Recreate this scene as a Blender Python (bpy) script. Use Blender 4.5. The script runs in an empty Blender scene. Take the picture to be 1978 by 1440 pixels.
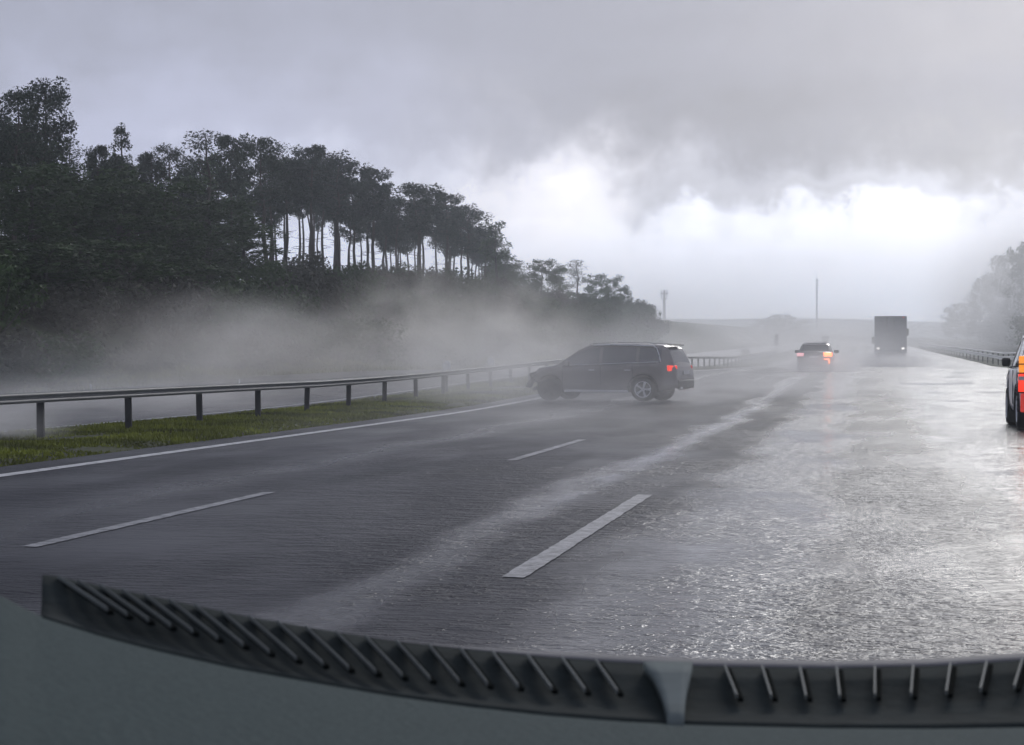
import bpy, bmesh, math, random
import numpy as np
from mathutils import Vector, Matrix, noise as mnoise
R = math.radians
C = bpy.context.scene.collection
sc = bpy.context.scene

# ------------------------------------------------------------------ camera
CZ = 1.34
FPX, PW, PH = 4000.0, 1978.0, 1440.0
PITCH = math.atan(30 / FPX)
YAW = math.atan((1670 - PW / 2) / FPX * math.cos(PITCH))
cd = bpy.data.cameras.new('camera'); cam = bpy.data.objects.new('camera', cd); C.objects.link(cam)
cam.location = (0, 0, CZ); cam.rotation_euler = (math.pi / 2 - PITCH, 0, YAW)
cd.sensor_fit = 'HORIZONTAL'; cd.sensor_width = 36.0; cd.lens = 36.0 * FPX / PW
cd.clip_start = 0.05; cd.clip_end = 12000
sc.camera = cam
cd.dof.use_dof = True; cd.dof.focus_distance = 45.0; cd.dof.aperture_fstop = 34.0

FW = Vector((-math.sin(YAW) * math.cos(PITCH), math.cos(YAW) * math.cos(PITCH), -math.sin(PITCH)))
RT = Vector((math.cos(YAW), math.sin(YAW), 0)); UP = RT.cross(FW)
def pdir(px, py):                       # viewing direction of a photo pixel
    return (FW * FPX + RT * (px - PW / 2) - UP * (py - PH / 2)).normalized()
def at_depth(px, py, d):                # point that far in front of the camera
    return Vector((0, 0, CZ)) + (FW * FPX + RT * (px - PW / 2) - UP * (py - PH / 2)) * (d / FPX)
def at_x(px, py, X):
    d = FW * FPX + RT * (px - PW / 2) - UP * (py - PH / 2)
    return Vector((0, 0, CZ)) + d * (X / d.x)
def at_y(px, py, Y):
    d = FW * FPX + RT * (px - PW / 2) - UP * (py - PH / 2)
    return Vector((0, 0, CZ)) + d * (Y / d.y)

# ------------------------------------------------------------------ render settings
sc.view_settings.view_transform = 'Standard'; sc.view_settings.look = 'None'
sc.view_settings.exposure = 0.0; sc.view_settings.gamma = 1.0
sc.cycles.use_denoising = True
sc.cycles.max_bounces = 6; sc.cycles.diffuse_bounces = 2; sc.cycles.glossy_bounces = 3
sc.cycles.volume_bounces = 1; sc.cycles.transparent_max_bounces = 8
sc.cycles.volume_max_steps = 96; sc.cycles.volume_step_rate = 1.0
sc.cycles.sample_clamp_indirect = 4.0

# ------------------------------------------------------------------ sun
SUN_EL, SUN_AZ = 24.0, 9.0              # the bright break in the clouds, ahead and slightly right of the road
ld = bpy.data.lights.new('sun', 'SUN'); ld.energy = 0.98; ld.angle = R(18); ld.color = (1.0, 0.985, 0.96)
sun = bpy.data.objects.new('sun', ld); C.objects.link(sun); sun.location = (0, 0, 200)
sdir = Vector((math.sin(R(SUN_AZ)) * math.cos(R(SUN_EL)), math.cos(R(SUN_AZ)) * math.cos(R(SUN_EL)), math.sin(R(SUN_EL))))
sun.rotation_euler = sdir.to_track_quat('Z', 'Y').to_euler()

# ------------------------------------------------------------------ world: overcast, breaking up low ahead
w = bpy.data.worlds.new('World'); sc.world = w; w.use_nodes = True
nt = w.node_tree; nt.nodes.clear()
def N(tree, typ, **kw):
    n = tree.nodes.new(typ)
    for k, v in kw.items(): setattr(n, k, v)
    return n
def mth(tree, op, a, b=None, clamp=False):
    n = tree.nodes.new('ShaderNodeMath'); n.operation = op; n.use_clamp = clamp
    for i, v in enumerate((a, b)):
        if v is None: continue
        if isinstance(v, (int, float)): n.inputs[i].default_value = v
        else: tree.links.new(v, n.inputs[i])
    return n.outputs[0]
def mixc(tree, f, a, b, blend='MIX'):
    n = tree.nodes.new('ShaderNodeMix'); n.data_type = 'RGBA'; n.blend_type = blend
    for s, v in ((n.inputs[0], f), (n.inputs[6], a), (n.inputs[7], b)):
        if isinstance(v, (int, float)): s.default_value = v
        elif isinstance(v, tuple): s.default_value = (*v, 1) if len(v) == 3 else v
        else: tree.links.new(v, s)
    return n.outputs[2]
def dot(tree, v, c):
    n = tree.nodes.new('ShaderNodeVectorMath'); n.operation = 'DOT_PRODUCT'
    tree.links.new(v, n.inputs[0]); n.inputs[1].default_value = tuple(c)
    return n.outputs['Value']
L = nt.links.new
tc = N(nt, 'ShaderNodeTexCoord')
nrm = N(nt, 'ShaderNodeVectorMath', operation='NORMALIZE'); L(tc.outputs['Generated'], nrm.inputs[0]); D = nrm.outputs[0]
sep = N(nt, 'ShaderNodeSeparateXYZ'); L(D, sep.inputs[0])
skyt = N(nt, 'ShaderNodeTexSky', sky_type='NISHITA'); skyt.sun_disc = False
skyt.sun_elevation = R(SUN_EL); skyt.sun_rotation = R(SUN_AZ); skyt.air_density = 1.5; skyt.dust_density = 4
# cloud deck noise, projected on a plane overhead so that it flattens towards the horizon
el = mth(nt, 'MAXIMUM', sep.outputs['Z'], 0.0)
den = mth(nt, 'ADD', el, 0.09)
cx = mth(nt, 'DIVIDE', sep.outputs['X'], den); cy = mth(nt, 'DIVIDE', sep.outputs['Y'], den)
cmb = N(nt, 'ShaderNodeCombineXYZ'); L(cx, cmb.inputs[0]); L(cy, cmb.inputs[1])
n1 = N(nt, 'ShaderNodeTexNoise'); n1.inputs['Scale'].default_value = 0.75; n1.inputs['Detail'].default_value = 6; n1.inputs['Roughness'].default_value = 0.5
n1.inputs['Distortion'].default_value = 0.3; L(cmb.outputs[0], n1.inputs['Vector'])
n2 = N(nt, 'ShaderNodeTexNoise'); n2.inputs['Scale'].default_value = 3.2; n2.inputs['Detail'].default_value = 5; n2.inputs['Roughness'].default_value = 0.55
L(cmb.outputs[0], n2.inputs['Vector'])
# warp the view direction a little so that the soft patches below get ragged cloud edges
n3 = N(nt, 'ShaderNodeTexNoise'); n3.inputs['Scale'].default_value = 22; n3.inputs['Detail'].default_value = 8; n3.inputs['Roughness'].default_value = .6; L(D, n3.inputs['Vector'])
wv = N(nt, 'ShaderNodeVectorMath', operation='SUBTRACT'); L(n3.outputs['Color'], wv.inputs[0]); wv.inputs[1].default_value = (.5, .5, .5)
ws = N(nt, 'ShaderNodeVectorMath', operation='SCALE'); L(wv.outputs[0], ws.inputs[0]); ws.inputs['Scale'].default_value = 0.10
wa = N(nt, 'ShaderNodeVectorMath', operation='ADD'); L(D, wa.inputs[0]); L(ws.outputs[0], wa.inputs[1]); DW = wa.outputs[0]
elw = dot(nt, DW, (0, 0, 1))
ramp = N(nt, 'ShaderNodeValToRGB'); L(mth(nt, 'MULTIPLY', elw, 4.0, True), ramp.inputs[0])
cr = ramp.color_ramp; cr.interpolation = 'EASE'
stops = [(0.0, (1.6, 1.72, 2.0)), (.14, (1.4, 1.48, 1.7)), (.27, (.92, .96, 1.1)), (.42, (.47, .49, .60)), (.62, (.35, .365, .44)), (1.0, (.31, .325, .40))]
cr.elements[0].position = 0; cr.elements[0].color = (*stops[0][1], 1); cr.elements[1].position = 1; cr.elements[1].color = (*stops[-1][1], 1)
for p, c_ in stops[1:-1]:
    e = cr.elements.new(p); e.color = (*c_, 1)
col = ramp.outputs[0]
def patch(px, py, su, sv, amt, color, base, rot=0.0, vec=None):
    c = pdir(px, py); r0 = Vector((c.y, -c.x, 0)).normalized(); u0 = r0.cross(c)
    rr = r0 * math.cos(rot) + u0 * math.sin(rot); uu = -r0 * math.sin(rot) + u0 * math.cos(rot)
    a = mth(nt, 'DIVIDE', dot(nt, vec or DW, rr - c * rr.dot(c)), su / FPX)
    b = mth(nt, 'DIVIDE', mth(nt, 'SUBTRACT', dot(nt, vec or DW, uu), 0.0), sv / FPX)
    s = mth(nt, 'ADD', mth(nt, 'MULTIPLY', a, a), mth(nt, 'MULTIPLY', b, b))
    g = mth(nt, 'EXPONENT', mth(nt, 'MULTIPLY', s, -1.0))
    g = mth(nt, 'MULTIPLY', g, mth(nt, 'GREATER_THAN', dot(nt, D, c), 0.0))
    return mixc(nt, mth(nt, 'MULTIPLY', g, amt), base, color)
col = patch(250, 330, 700, 300, .55, (.70, .74, .98), col)          # lavender, upper left
col = patch(1020, 330, 260, 120, .5, (.82, .84, .98), col)
col = patch(1400, 230, 560, 120, .75, (.24, .245, .28), col)          # the dark belly of the cloud
col = patch(1900, 290, 260, 70, .7, (.40, .40, .42), col)
col = patch(1240, 330, 120, 60, .5, (.36, .36, .41), col)
col = patch(1900, 60, 300, 110, .6, (.50, .50, .55), col)
col = patch(1080, 440, 170, 110, .85, (1.5, 1.46, 1.5), col)         # bright breaks
col = patch(1740, 455, 360, 100, .95, (1.42, 1.44, 1.55), col)
col = patch(1440, 510, 340, 90, .7, (1.6, 1.65, 1.85), col)
col = patch(1330, 385, 120, 34, .8, (.52, .53, .60), col, .25)
col = patch(1570, 362, 190, 26, .7, (.50, .51, .57), col, -.1)
col = patch(1930, 335, 110, 40, .6, (.5, .5, .54), col)
f1 = mth(nt, 'ADD', mth(nt, 'MULTIPLY', n1.outputs['Fac'], .34), .83)
f2 = mth(nt, 'ADD', mth(nt, 'MULTIPLY', n2.outputs['Fac'], .16), .92)
f = mth(nt, 'MULTIPLY', f1, f2)
cg = N(nt, 'ShaderNodeCombineXYZ')
for i, k_ in enumerate((.98, .985, 1.015)): L(mth(nt, 'MULTIPLY', f, k_), cg.inputs[i])
col = mixc(nt, 1.0, col, cg.outputs[0], 'MULTIPLY')
# clouds hide nearly all of the clear sky behind
skyc = N(nt, 'ShaderNodeVectorMath', operation='SCALE'); L(skyt.outputs[0], skyc.inputs[0]); skyc.inputs['Scale'].default_value = 0.05
colS = mixc(nt, 0.94, skyc.outputs[0], col)
bg = N(nt, 'ShaderNodeBackground'); L(colS, bg.inputs['Color']); bg.inputs['Strength'].default_value = 1.0
wo = N(nt, 'ShaderNodeOutputWorld'); L(bg.outputs[0], wo.inputs['Surface'])

# ------------------------------------------------------------------ helpers
def tag(o, label=None, cat=None, group=None, kind=None):
    if label: o['label'] = label
    if cat: o['category'] = cat
    if group: o['group'] = group
    if kind: o['kind'] = kind
    return o
def link(name, me, mat=None, parent=None, smooth=False):
    if isinstance(me, bmesh.types.BMesh):
        m2 = bpy.data.meshes.new(name); me.normal_update(); me.to_mesh(m2); me.free(); me = m2
    if mat is not None:
        me.materials.clear(); me.materials.append(mat)
    if smooth:
        me.polygons.foreach_set('use_smooth', [True] * len(me.polygons))
    o = bpy.data.objects.new(name, me); C.objects.link(o)
    if parent: o.parent = parent
    return o
def empty(name, loc=(0, 0, 0), rz=0.0):
    o = bpy.data.objects.new(name, None); C.objects.link(o); o.location = loc; o.rotation_euler = (0, 0, rz); o.empty_display_size = .3
    return o
def npmesh(name, V, F):
    me = bpy.data.meshes.new(name)
    me.from_pydata([tuple(v) for v in V], [], [tuple(f) for f in F]); me.update(); return me
def box(bm, c, s, rot=None, bev=0.0):
    r = bmesh.ops.create_cube(bm, size=1.0)
    vs = r['verts']
    bmesh.ops.scale(bm, vec=s, verts=vs)
    if bev:
        es = list({e for v in vs for e in v.link_edges})
        rb = bmesh.ops.bevel(bm, geom=es, offset=bev, segments=2, affect='EDGES', profile=.6)
        vs = list({v for f in rb['faces'] for v in f.verts} | {v for v in vs if v.is_valid})
        # take the whole island
        seen = set(vs); st = list(vs)
        while st:
            v = st.pop()
            for e in v.link_edges:
                q = e.other_vert(v)
                if q not in seen: seen.add(q); st.append(q)
        vs = list(seen)
    if rot is not None: bmesh.ops.rotate(bm, cent=(0, 0, 0), matrix=rot, verts=vs)
    bmesh.ops.translate(bm, vec=c, verts=vs)
    return vs
def tube(bm, p0, p1, r0, r1=None, n=8, caps=True):
    r1 = r0 if r1 is None else r1
    p0 = Vector(p0); p1 = Vector(p1); d = (p1 - p0)
    q = d.to_track_quat('Z', 'Y').to_matrix()
    a = [bm.verts.new(p0 + q @ Vector((math.cos(t) * r0, math.sin(t) * r0, 0))) for t in [2 * math.pi * i / n for i in range(n)]]
    b = [bm.verts.new(p1 + q @ Vector((math.cos(t) * r1, math.sin(t) * r1, 0))) for t in [2 * math.pi * i / n for i in range(n)]]
    for i in range(n): bm.faces.new((a[i], a[(i + 1) % n], b[(i + 1) % n], b[i]))
    if caps: bm.faces.new(a[::-1]); bm.faces.new(b)
def lathe(bm, prof, n=28, axis='X'):
    rings = []
    for x, r in prof:
        ring = []
        for i in range(n):
            t = 2 * math.pi * i / n
            ring.append(bm.verts.new((x, math.cos(t) * r, math.sin(t) * r)))
        rings.append(ring)
    for a, b in zip(rings, rings[1:]):
        for i in range(n): bm.faces.new((a[i], a[(i + 1) % n], b[(i + 1) % n], b[i]))
    return rings

# ------------------------------------------------------------------ materials
def pmat(name, color, rough=.6, metal=0.0, emit=None, es=0.0, spec=None, noise=None, bump=None, coat=0.0):
    m = bpy.data.materials.new(name); m.use_nodes = True; t = m.node_tree; b = t.nodes['Principled BSDF']
    b.inputs['Base Color'].default_value = (*color, 1); b.inputs['Roughness'].default_value = rough; b.inputs['Metallic'].default_value = metal
    if coat: b.inputs['Coat Weight'].default_value = coat; b.inputs['Coat Roughness'].default_value = .08
    if spec is not None: b.inputs['Specular IOR Level'].default_value = spec
    if emit: b.inputs['Emission Color'].default_value = (*emit, 1); b.inputs['Emission Strength'].default_value = es
    if noise:
        scale, amt = noise
        g = N(t, 'ShaderNodeTexCoord'); q = N(t, 'ShaderNodeTexNoise'); q.inputs['Scale'].default_value = scale; q.inputs['Detail'].default_value = 6
        t.links.new(g.outputs['Object'], q.inputs['Vector'])
        fac = mth(t, 'MULTIPLY', mth(t, 'SUBTRACT', q.outputs['Fac'], .5), 2 * amt)
        fac = mth(t, 'ADD', fac, 1.0)
        cc = N(t, 'ShaderNodeCombineXYZ')
        for i in range(3): t.links.new(fac, cc.inputs[i])
        t.links.new(mixc(t, 1.0, color, cc.outputs[0], 'MULTIPLY'), b.inputs['Base Color'])
        if bump:
            bp = N(t, 'ShaderNodeBump'); bp.inputs['Strength'].default_value = bump; bp.inputs['Distance'].default_value = .02
            t.links.new(q.outputs['Fac'], bp.inputs['Height']); t.links.new(bp.outputs[0], b.inputs['Normal'])
    return m
M = {}
M['galv_new'] = pmat('bright_galvanised_steel', (.92, .93, .94), .28, .8, noise=(6, .15))
M['galv'] = pmat('galvanised_steel', (.38, .385, .39), .5, .1, noise=(6, .25))
M['post'] = pmat('weathered_post', (.045, .045, .048), .7, .1, noise=(9, .35))
M['white'] = pmat('white_plastic', (.9, .9, .89), .45)
M['black'] = pmat('black_plastic', (.018, .018, .02), .5)
M['tyre'] = pmat('tyre_rubber', (.02, .02, .021), .75, noise=(30, .3))
M['alloy'] = pmat('alloy_wheel', (.85, .86, .88), .35, .3)
M['chrome'] = pmat('brushed_aluminium', (.85, .86, .88), .35, .6)
M['glass'] = pmat('tinted_glass', (.02, .022, .025), .08, 0, spec=.6)
M['glass_clear'] = pmat('side_glass_with_grey_cabin', (.17, .17, .175), .2, 0, spec=.6)
M['paint_grey'] = pmat('grey_car_paint', (.24, .222, .215), .42, .2, noise=(2.5, .12), coat=.5)
M['paint_dark'] = pmat('dark_car_paint', (.05, .05, .06), .35, .3, coat=.5)
M['paint_silver'] = pmat('silver_car_paint', (.5, .5, .52), .35, .4, coat=.5)
M['paint_white'] = pmat('white_car_paint', (.8, .8, .82), .35, 0, coat=.6)
M['lamp_red'] = pmat('lit_red_lamp', (.5, .02, .02), .25, emit=(1.0, .06, .03), es=1.0)
M['lamp_red_lo'] = pmat('red_lamp_lens', (.42, .04, .03), .25, emit=(1.0, .04, .02), es=.35)
M['lamp_hot'] = pmat('lit_orange_lamp', (.6, .1, .02), .25, emit=(1.0, .17, .03), es=6)
M['lamp_pink'] = pmat('lit_pale_lamp', (.6, .3, .3), .25, emit=(1.0, .45, .5), es=1.1)
M['lamp_amber'] = pmat('lit_amber_lamp', (.6, .25, .02), .25, emit=(1.0, .32, .04), es=.9)
M['lamp_white'] = pmat('lit_white_lamp', (.8, .8, .8), .3, emit=(1, .93, .88), es=2.2)
M['trailer'] = pmat('grey_trailer_panel', (.11, .12, .15), .5, .1, noise=(1.2, .18))
M['trailer_frame'] = pmat('trailer_frame', (.14, .145, .16), .5, .3)
M['plate'] = pmat('number_plate', (.6, .6, .6), .4)
M['bark_pine'] = pmat('pine_bark', (.055, .04, .032), .9, noise=(4, .4))
M['bark'] = pmat('tree_bark', (.05, .045, .038), .9, noise=(4, .4))
M['mast'] = pmat('mast_steel', (.16, .17, .19), .6)
M['sign_back'] = pmat('sign_back_grey', (.07, .075, .08), .6)
M['dash'] = pmat('dashboard_plastic', (.060, .084, .084), .85, 0, spec=.12, noise=(220, .35), bump=.25)
M['vent'] = pmat('vent_black', (.030, .038, .038), .9, 0, spec=.08, noise=(60, .45), bump=.08)
M['fin'] = pmat('vent_fin', (.16, .18, .175), .6, spec=.3)
M['slot_shade'] = pmat('slot_shadow_black', (.006, .008, .008), .95, spec=.02)
M['divider'] = pmat('vent_divider_plastic', (.15, .18, .18), .8, spec=.1, noise=(40, .3))
M['lip'] = pmat('dashboard_lip', (.17, .17, .18), .7, spec=.2)

def leaf_mat(name, c1, c2, c3):
    m = bpy.data.materials.new(name); m.use_nodes = True; t = m.node_tree; b = t.nodes['Principled BSDF']
    g = N(t, 'ShaderNodeTexCoord'); q = N(t, 'ShaderNodeTexNoise'); q.inputs['Scale'].default_value = .55; q.inputs['Detail'].default_value = 5
    t.links.new(g.outputs['Object'], q.inputs['Vector'])
    oi = N(t, 'ShaderNodeObjectInfo')
    r = N(t, 'ShaderNodeValToRGB'); r.color_ramp.elements[0].position = .32; r.color_ramp.elements[1].position = .68
    r.color_ramp.elements[0].color = (*c1, 1); r.color_ramp.elements[1].color = (*c2, 1)
    t.links.new(q.outputs['Fac'], r.inputs[0])
    t.links.new(mixc(t, mth(t, 'MULTIPLY', oi.outputs['Random'], .7), r.outputs[0], c3), b.inputs['Base Color'])
    b.inputs['Roughness'].default_value = .7; b.inputs['Specular IOR Level'].default_value = .25
    return m
M['needle'] = leaf_mat('pine_needles', (.013, .026, .013), (.034, .055, .026), (.022, .030, .024))
M['leaf'] = leaf_mat('broad_leaves', (.022, .045, .010), (.062, .115, .024), (.030, .050, .016))
M['leaf_dry'] = leaf_mat('brownish_leaves', (.035, .036, .022), (.075, .07, .045), (.05, .05, .04))

# ------------------------------------------------------------------ ground shape
def sst(a, b, x):
    t = min(1, max(0, (x - a) / (b - a))); return t * t * (3 - 2 * t)
def gz(Y):                              # the road dips away from us, then climbs gently
    return .6 * sst(45, 105, Y) + max(0.0, min(Y, 900) - 170) * .010 + .0 * Y
def bend(Y):                            # gentle bend to the right
    return 2.3 * sst(60, 190, Y)
def terrain(X, Y):
    x = X - bend(Y)
    z = gz(Y)
    if x < -27:
        z += 5.6 * sst(-28, -43, x) if False else 5.6 * sst(28, 43, -x)
        z -= 4.5 * sst(62, 110, -x)
        z += .35 * mnoise.noise(Vector((X * .12, Y * .08, 0)))
    elif x > 9.3:
        z += -.45 * sst(9.3, 11.5, x) + 1.6 * sst(12, 20, x)
        z += .2 * mnoise.noise(Vector((X * .12, Y * .08, 0)))
    if -14.9 < x < -10.4: z += .07 * sst(10.4, 11.0, -x) * (1 - sst(14.2, 14.9, -x))
    return z

# --- ground sheet
xs = sorted(set([-1600, -1100, -700, -400, -250, -160, -120, -100, -80, -65, -55] + list(np.arange(-50, -24, 1.5)) +
                [-14.9, -14.5, -14.2, -13.6, -13, -12.2, -11.4, -11.0, -10.6, -10.4] + list(np.arange(-9, 7, 3.0)) + [7.9] +
                [9.3, 10, 10.8, 11.5, 12.5, 14, 16, 18, 20, 25, 32, 45, 70, 120, 250, 500, 1000, 1600]))
ys = list(np.arange(-30, 240, 3.0)) + list(np.arange(240, 500, 10.0)) + list(np.arange(500, 1000, 50.)) + [1000, 1200, 1500, 2000, 2600, 3400, 5000]
V = []; Fc = []
for y in ys:
    for x in xs:
        XX = x + bend(y)
        z = terrain(XX, y) - .03
        if -27.0 < x < -14.9 or -10.4 < x < 9.0: z = gz(y) - .05
        V.append((XX, y, z))
nx = len(xs)
for j in range(len(ys) - 1):
    for i in range(nx - 1):
        a = j * nx + i; Fc.append((a, a + 1, a + nx + 1, a + nx))
gm = bpy.data.materials.new('grass_ground'); gm.use_nodes = True; t = gm.node_tree; b = t.nodes['Principled BSDF']
g = N(t, 'ShaderNodeTexCoord'); q = N(t, 'ShaderNodeTexNoise'); q.inputs['Scale'].default_value = .35; q.inputs['Detail'].default_value = 8; q.inputs['Roughness'].default_value = .65
t.links.new(g.outputs['Object'], q.inputs['Vector'])
r = N(t, 'ShaderNodeValToRGB'); r.color_ramp.elements[0].position = .35; r.color_ramp.elements[1].position = .68
r.color_ramp.elements[0].color = (.026, .030, .018, 1); r.color_ramp.elements[1].color = (.075, .088, .032, 1)
t.links.new(q.outputs['Fac'], r.inputs[0]); t.links.new(r.outputs[0], b.inputs['Base Color']); b.inputs['Roughness'].default_value = .8
b.inputs['Specular IOR Level'].default_value = .2
tag(link('ground', npmesh('ground', V, Fc), gm, smooth=True), kind='structure')

# --- road sheets
def strip(x0, x1, y0, y1, dz, step=2.5, nxs=8):
    V = []; Fc = []
    yy = list(np.arange(y0, min(y1, 300), step)) + (list(np.arange(300, y1, 12.0)) if y1 > 300 else []) + [y1]
    for y in yy:
        for i in range(nxs + 1):
            V.append((x0 + (x1 - x0) * i / nxs + bend(y), y, gz(y) + dz))
    for j in range(len(yy) - 1):
        for i in range(nxs):
            a = j * (nxs + 1) + i; Fc.append((a, a + 1, a + nxs + 2, a + nxs + 1))
    return V, Fc

def road_mat(name, wet_bias=0.0, dark=.035, old_line=True):
    m = bpy.data.materials.new(name); m.use_nodes = True; t = m.node_tree; b = t.nodes['Principled BSDF']; Lk = t.links.new
    g = N(t, 'ShaderNodeTexCoord'); O = g.outputs['Object']; sp = N(t, 'ShaderNodeSeparateXYZ'); Lk(O, sp.inputs[0])
    def noise(scale, det=4, stretch=None, rough=.5):
        mp = N(t, 'ShaderNodeMapping'); Lk(O, mp.inputs[0])
        if stretch: mp.inputs['Scale'].default_value = stretch
        q = N(t, 'ShaderNodeTexNoise'); q.inputs['Scale'].default_value = scale; q.inputs['Detail'].default_value = det; q.inputs['Roughness'].default_value = rough
        Lk(mp.outputs[0], q.inputs['Vector']); return q.outputs['Fac']
    # how deep the water film is: deeper in the ruts and across our lane and everything right of it
    edge = mth(t, 'ADD', sp.outputs['X'], mth(t, 'MULTIPLY', mth(t, 'SUBTRACT', noise(.55, 6, (1, .3, 1), .6), .5), 1.9))
    def step(a, b_, v):
        mr = N(t, 'ShaderNodeMapRange', interpolation_type='SMOOTHSTEP'); mr.inputs['From Min'].default_value = a; mr.inputs['From Max'].default_value = b_
        Lk(v, mr.inputs['Value']); return mr.outputs[0]
    film1 = step(-2.3, -.8, edge)
    film2 = step(.7, 1.7, edge)
    patches = step(.45, .62, noise(.30, 5, (1.6, .35, 1)))
    # left of our lane the crown of the road drains; our own lane carries a rut of smooth water along its left side
    rut = mth(t, 'SUBTRACT', step(-1.9, -1.1, edge), mth(t, 'MULTIPLY', step(-.7, -.1, edge), .80))
    ruts = mth(t, 'MULTIPLY', mth(t, 'MULTIPLY', step(-4.4, -3.6, edge), mth(t, 'SUBTRACT', 1.0, step(-3.2, -2.3, edge))), .0)
    e2 = mth(t, 'DIVIDE', mth(t, 'ADD', edge, 2.85), .21); e2 = mth(t, 'EXPONENT', mth(t, 'MULTIPLY', mth(t, 'MULTIPLY', e2, e2), -1.0))
    e3 = mth(t, 'DIVIDE', mth(t, 'ADD', edge, 6.9), .45); e3 = mth(t, 'EXPONENT', mth(t, 'MULTIPLY', mth(t, 'MULTIPLY', e3, e3), -1.0))
    ruts = mth(t, 'ADD', mth(t, 'MULTIPLY', e2, .6), mth(t, 'MULTIPLY', e3, .25))
    film = mth(t, 'ADD', mth(t, 'ADD', mth(t, 'MULTIPLY', rut, .85), mth(t, 'MULTIPLY', film2, .58)), mth(t, 'MULTIPLY', patches, .16))
    film = mth(t, 'ADD', film, ruts)
    film = mth(t, 'ADD', film, wet_bias, True)
    # asphalt colour with aggregate
    agg = noise(60, 3); big = noise(.8, 5, (1, .3, 1))
    v = mth(t, 'ADD', mth(t, 'MULTIPLY', agg, .5), mth(t, 'MULTIPLY', big, .9))
    cc = N(t, 'ShaderNodeCombineXYZ')
    for i, k in enumerate((.93, .97, 1.2)): Lk(mth(t, 'MULTIPLY', v, dark * k * 1.4), cc.inputs[i])
    old = mth(t, 'DIVIDE', mth(t, 'ADD', sp.outputs['X'], 2.78), .17)
    old = mth(t, 'EXPONENT', mth(t, 'MULTIPLY', mth(t, 'MULTIPLY', old, old), -1.0))
    old = mth(t, 'MULTIPLY', old, mth(t, 'MULTIPLY', step(15, 24, sp.outputs['Y']), mth(t, 'SUBTRACT', 1.0, step(92, 100, sp.outputs['Y']))))
    old = mth(t, 'MULTIPLY', old, step(.30, .66, noise(1.6, 6, (1.5, .4, 1), .65)))
    colr = mixc(t, mth(t, 'MULTIPLY', old, .9) if old_line else 0.0, cc.outputs[0], (.42, .42, .44))
    Lk(colr, b.inputs['Base Color'])
    rr = N(t, 'ShaderNodeMapRange'); rr.inputs['To Min'].default_value = .33; rr.inputs['To Max'].default_value = .10; Lk(film, rr.inputs['Value'])
    Lk(rr.outputs[0], b.inputs['Roughness']); b.inputs['IOR'].default_value = 1.36
    sl = N(t, 'ShaderNodeMapRange'); sl.inputs['To Min'].default_value = .06; sl.inputs['To Max'].default_value = .62; Lk(film, sl.inputs['Value']); Lk(sl.outputs[0], b.inputs['Specular IOR Level'])
    # ripples pushed by wind and rain; rain pocks
    rip = noise(6.0, 4, (.75, 1.2, 1), .62); rip2 = noise(2.2, 2, (.5, 1.3, 1)); pock = noise(24, 3)
    h = mth(t, 'ADD', mth(t, 'ADD', mth(t, 'MULTIPLY', rip, .055), mth(t, 'MULTIPLY', rip2, .035)), mth(t, 'MULTIPLY', pock, .014))
    fl = step(.56, .74, noise(13, 3, (.8, 1.1, 1), .6))
    flm = mth(t, 'MULTIPLY', step(-4.5, -1.5, edge), step(.42, .56, noise(.5, 4, (1, .5, 1))))
    h = mth(t, 'ADD', h, mth(t, 'MULTIPLY', mth(t, 'MULTIPLY', fl, flm), .030))
    amp = N(t, 'ShaderNodeMapRange'); amp.inputs['To Min'].default_value = .12; amp.inputs['To Max'].default_value = 1.0
    Lk(mth(t, 'MULTIPLY', step(.36, .56, noise(.35, 5, (1, .45, 1), .6)), mth(t, 'SUBTRACT', 1.0, mth(t, 'MULTIPLY', film, .06))), amp.inputs['Value'])
    bp = N(t, 'ShaderNodeBump'); Lk(amp.outputs[0], bp.inputs['Strength']); bp.inputs['Distance'].default_value = 1.0
    Lk(h, bp.inputs['Height']); Lk(bp.outputs[0], b.inputs['Normal'])
    return m
M['road'] = road_mat('wet_asphalt')
M['road_far'] = road_mat('wet_asphalt_oncoming', .5, .04, False)
V, Fc = strip(-10.4, 7.9, -30, 900, 0.0, nxs=14); tag(link('road', npmesh('road', V, Fc), M['road'], smooth=True), kind='structure')
V, Fc = strip(-26.5, -14.6, -30, 900, 0.0, nxs=8); tag(link('oncoming_road', npmesh('oncoming_road', V, Fc), M['road_far'], smooth=True), kind='structure')

# --- painted lines, worn
def paint_mat(name, p0, p1, c0, c1, sc_):
    lmw = bpy.data.materials.new(name); lmw.use_nodes = True; t = lmw.node_tree; b = t.nodes['Principled BSDF']
    g = N(t, 'ShaderNodeTexCoord'); q = N(t, 'ShaderNodeTexNoise'); q.inputs['Scale'].default_value = sc_; q.inputs['Detail'].default_value = 8; q.inputs['Roughness'].default_value = .75
    t.links.new(g.outputs['Object'], q.inputs['Vector'])
    r = N(t, 'ShaderNodeValToRGB'); r.color_ramp.elements[0].position = p0; r.color_ramp.elements[1].position = p1
    r.color_ramp.elements[0].color = (*c0, 1); r.color_ramp.elements[1].color = (*c1, 1)
    t.links.new(q.outputs['Fac'], r.inputs[0]); t.links.new(r.outputs[0], b.inputs['Base Color']); b.inputs['Roughness'].default_value = .35
    bp = N(t, 'ShaderNodeBump'); bp.inputs['Strength'].default_value = .4; bp.inputs['Distance'].default_value = .02; t.links.new(q.outputs['Fac'], bp.inputs['Height']); t.links.new(bp.outputs[0], b.inputs['Normal'])
    b.inputs['Specular IOR Level'].default_value = .3
    return lmw
lm = paint_mat('road_paint', .38, .56, (.09, .09, .095), (.42, .42, .43), 7.0)
lme = paint_mat('edge_line_paint', .34, .50, (.16, .16, .16), (.72, .72, .71), 5.0)
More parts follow.
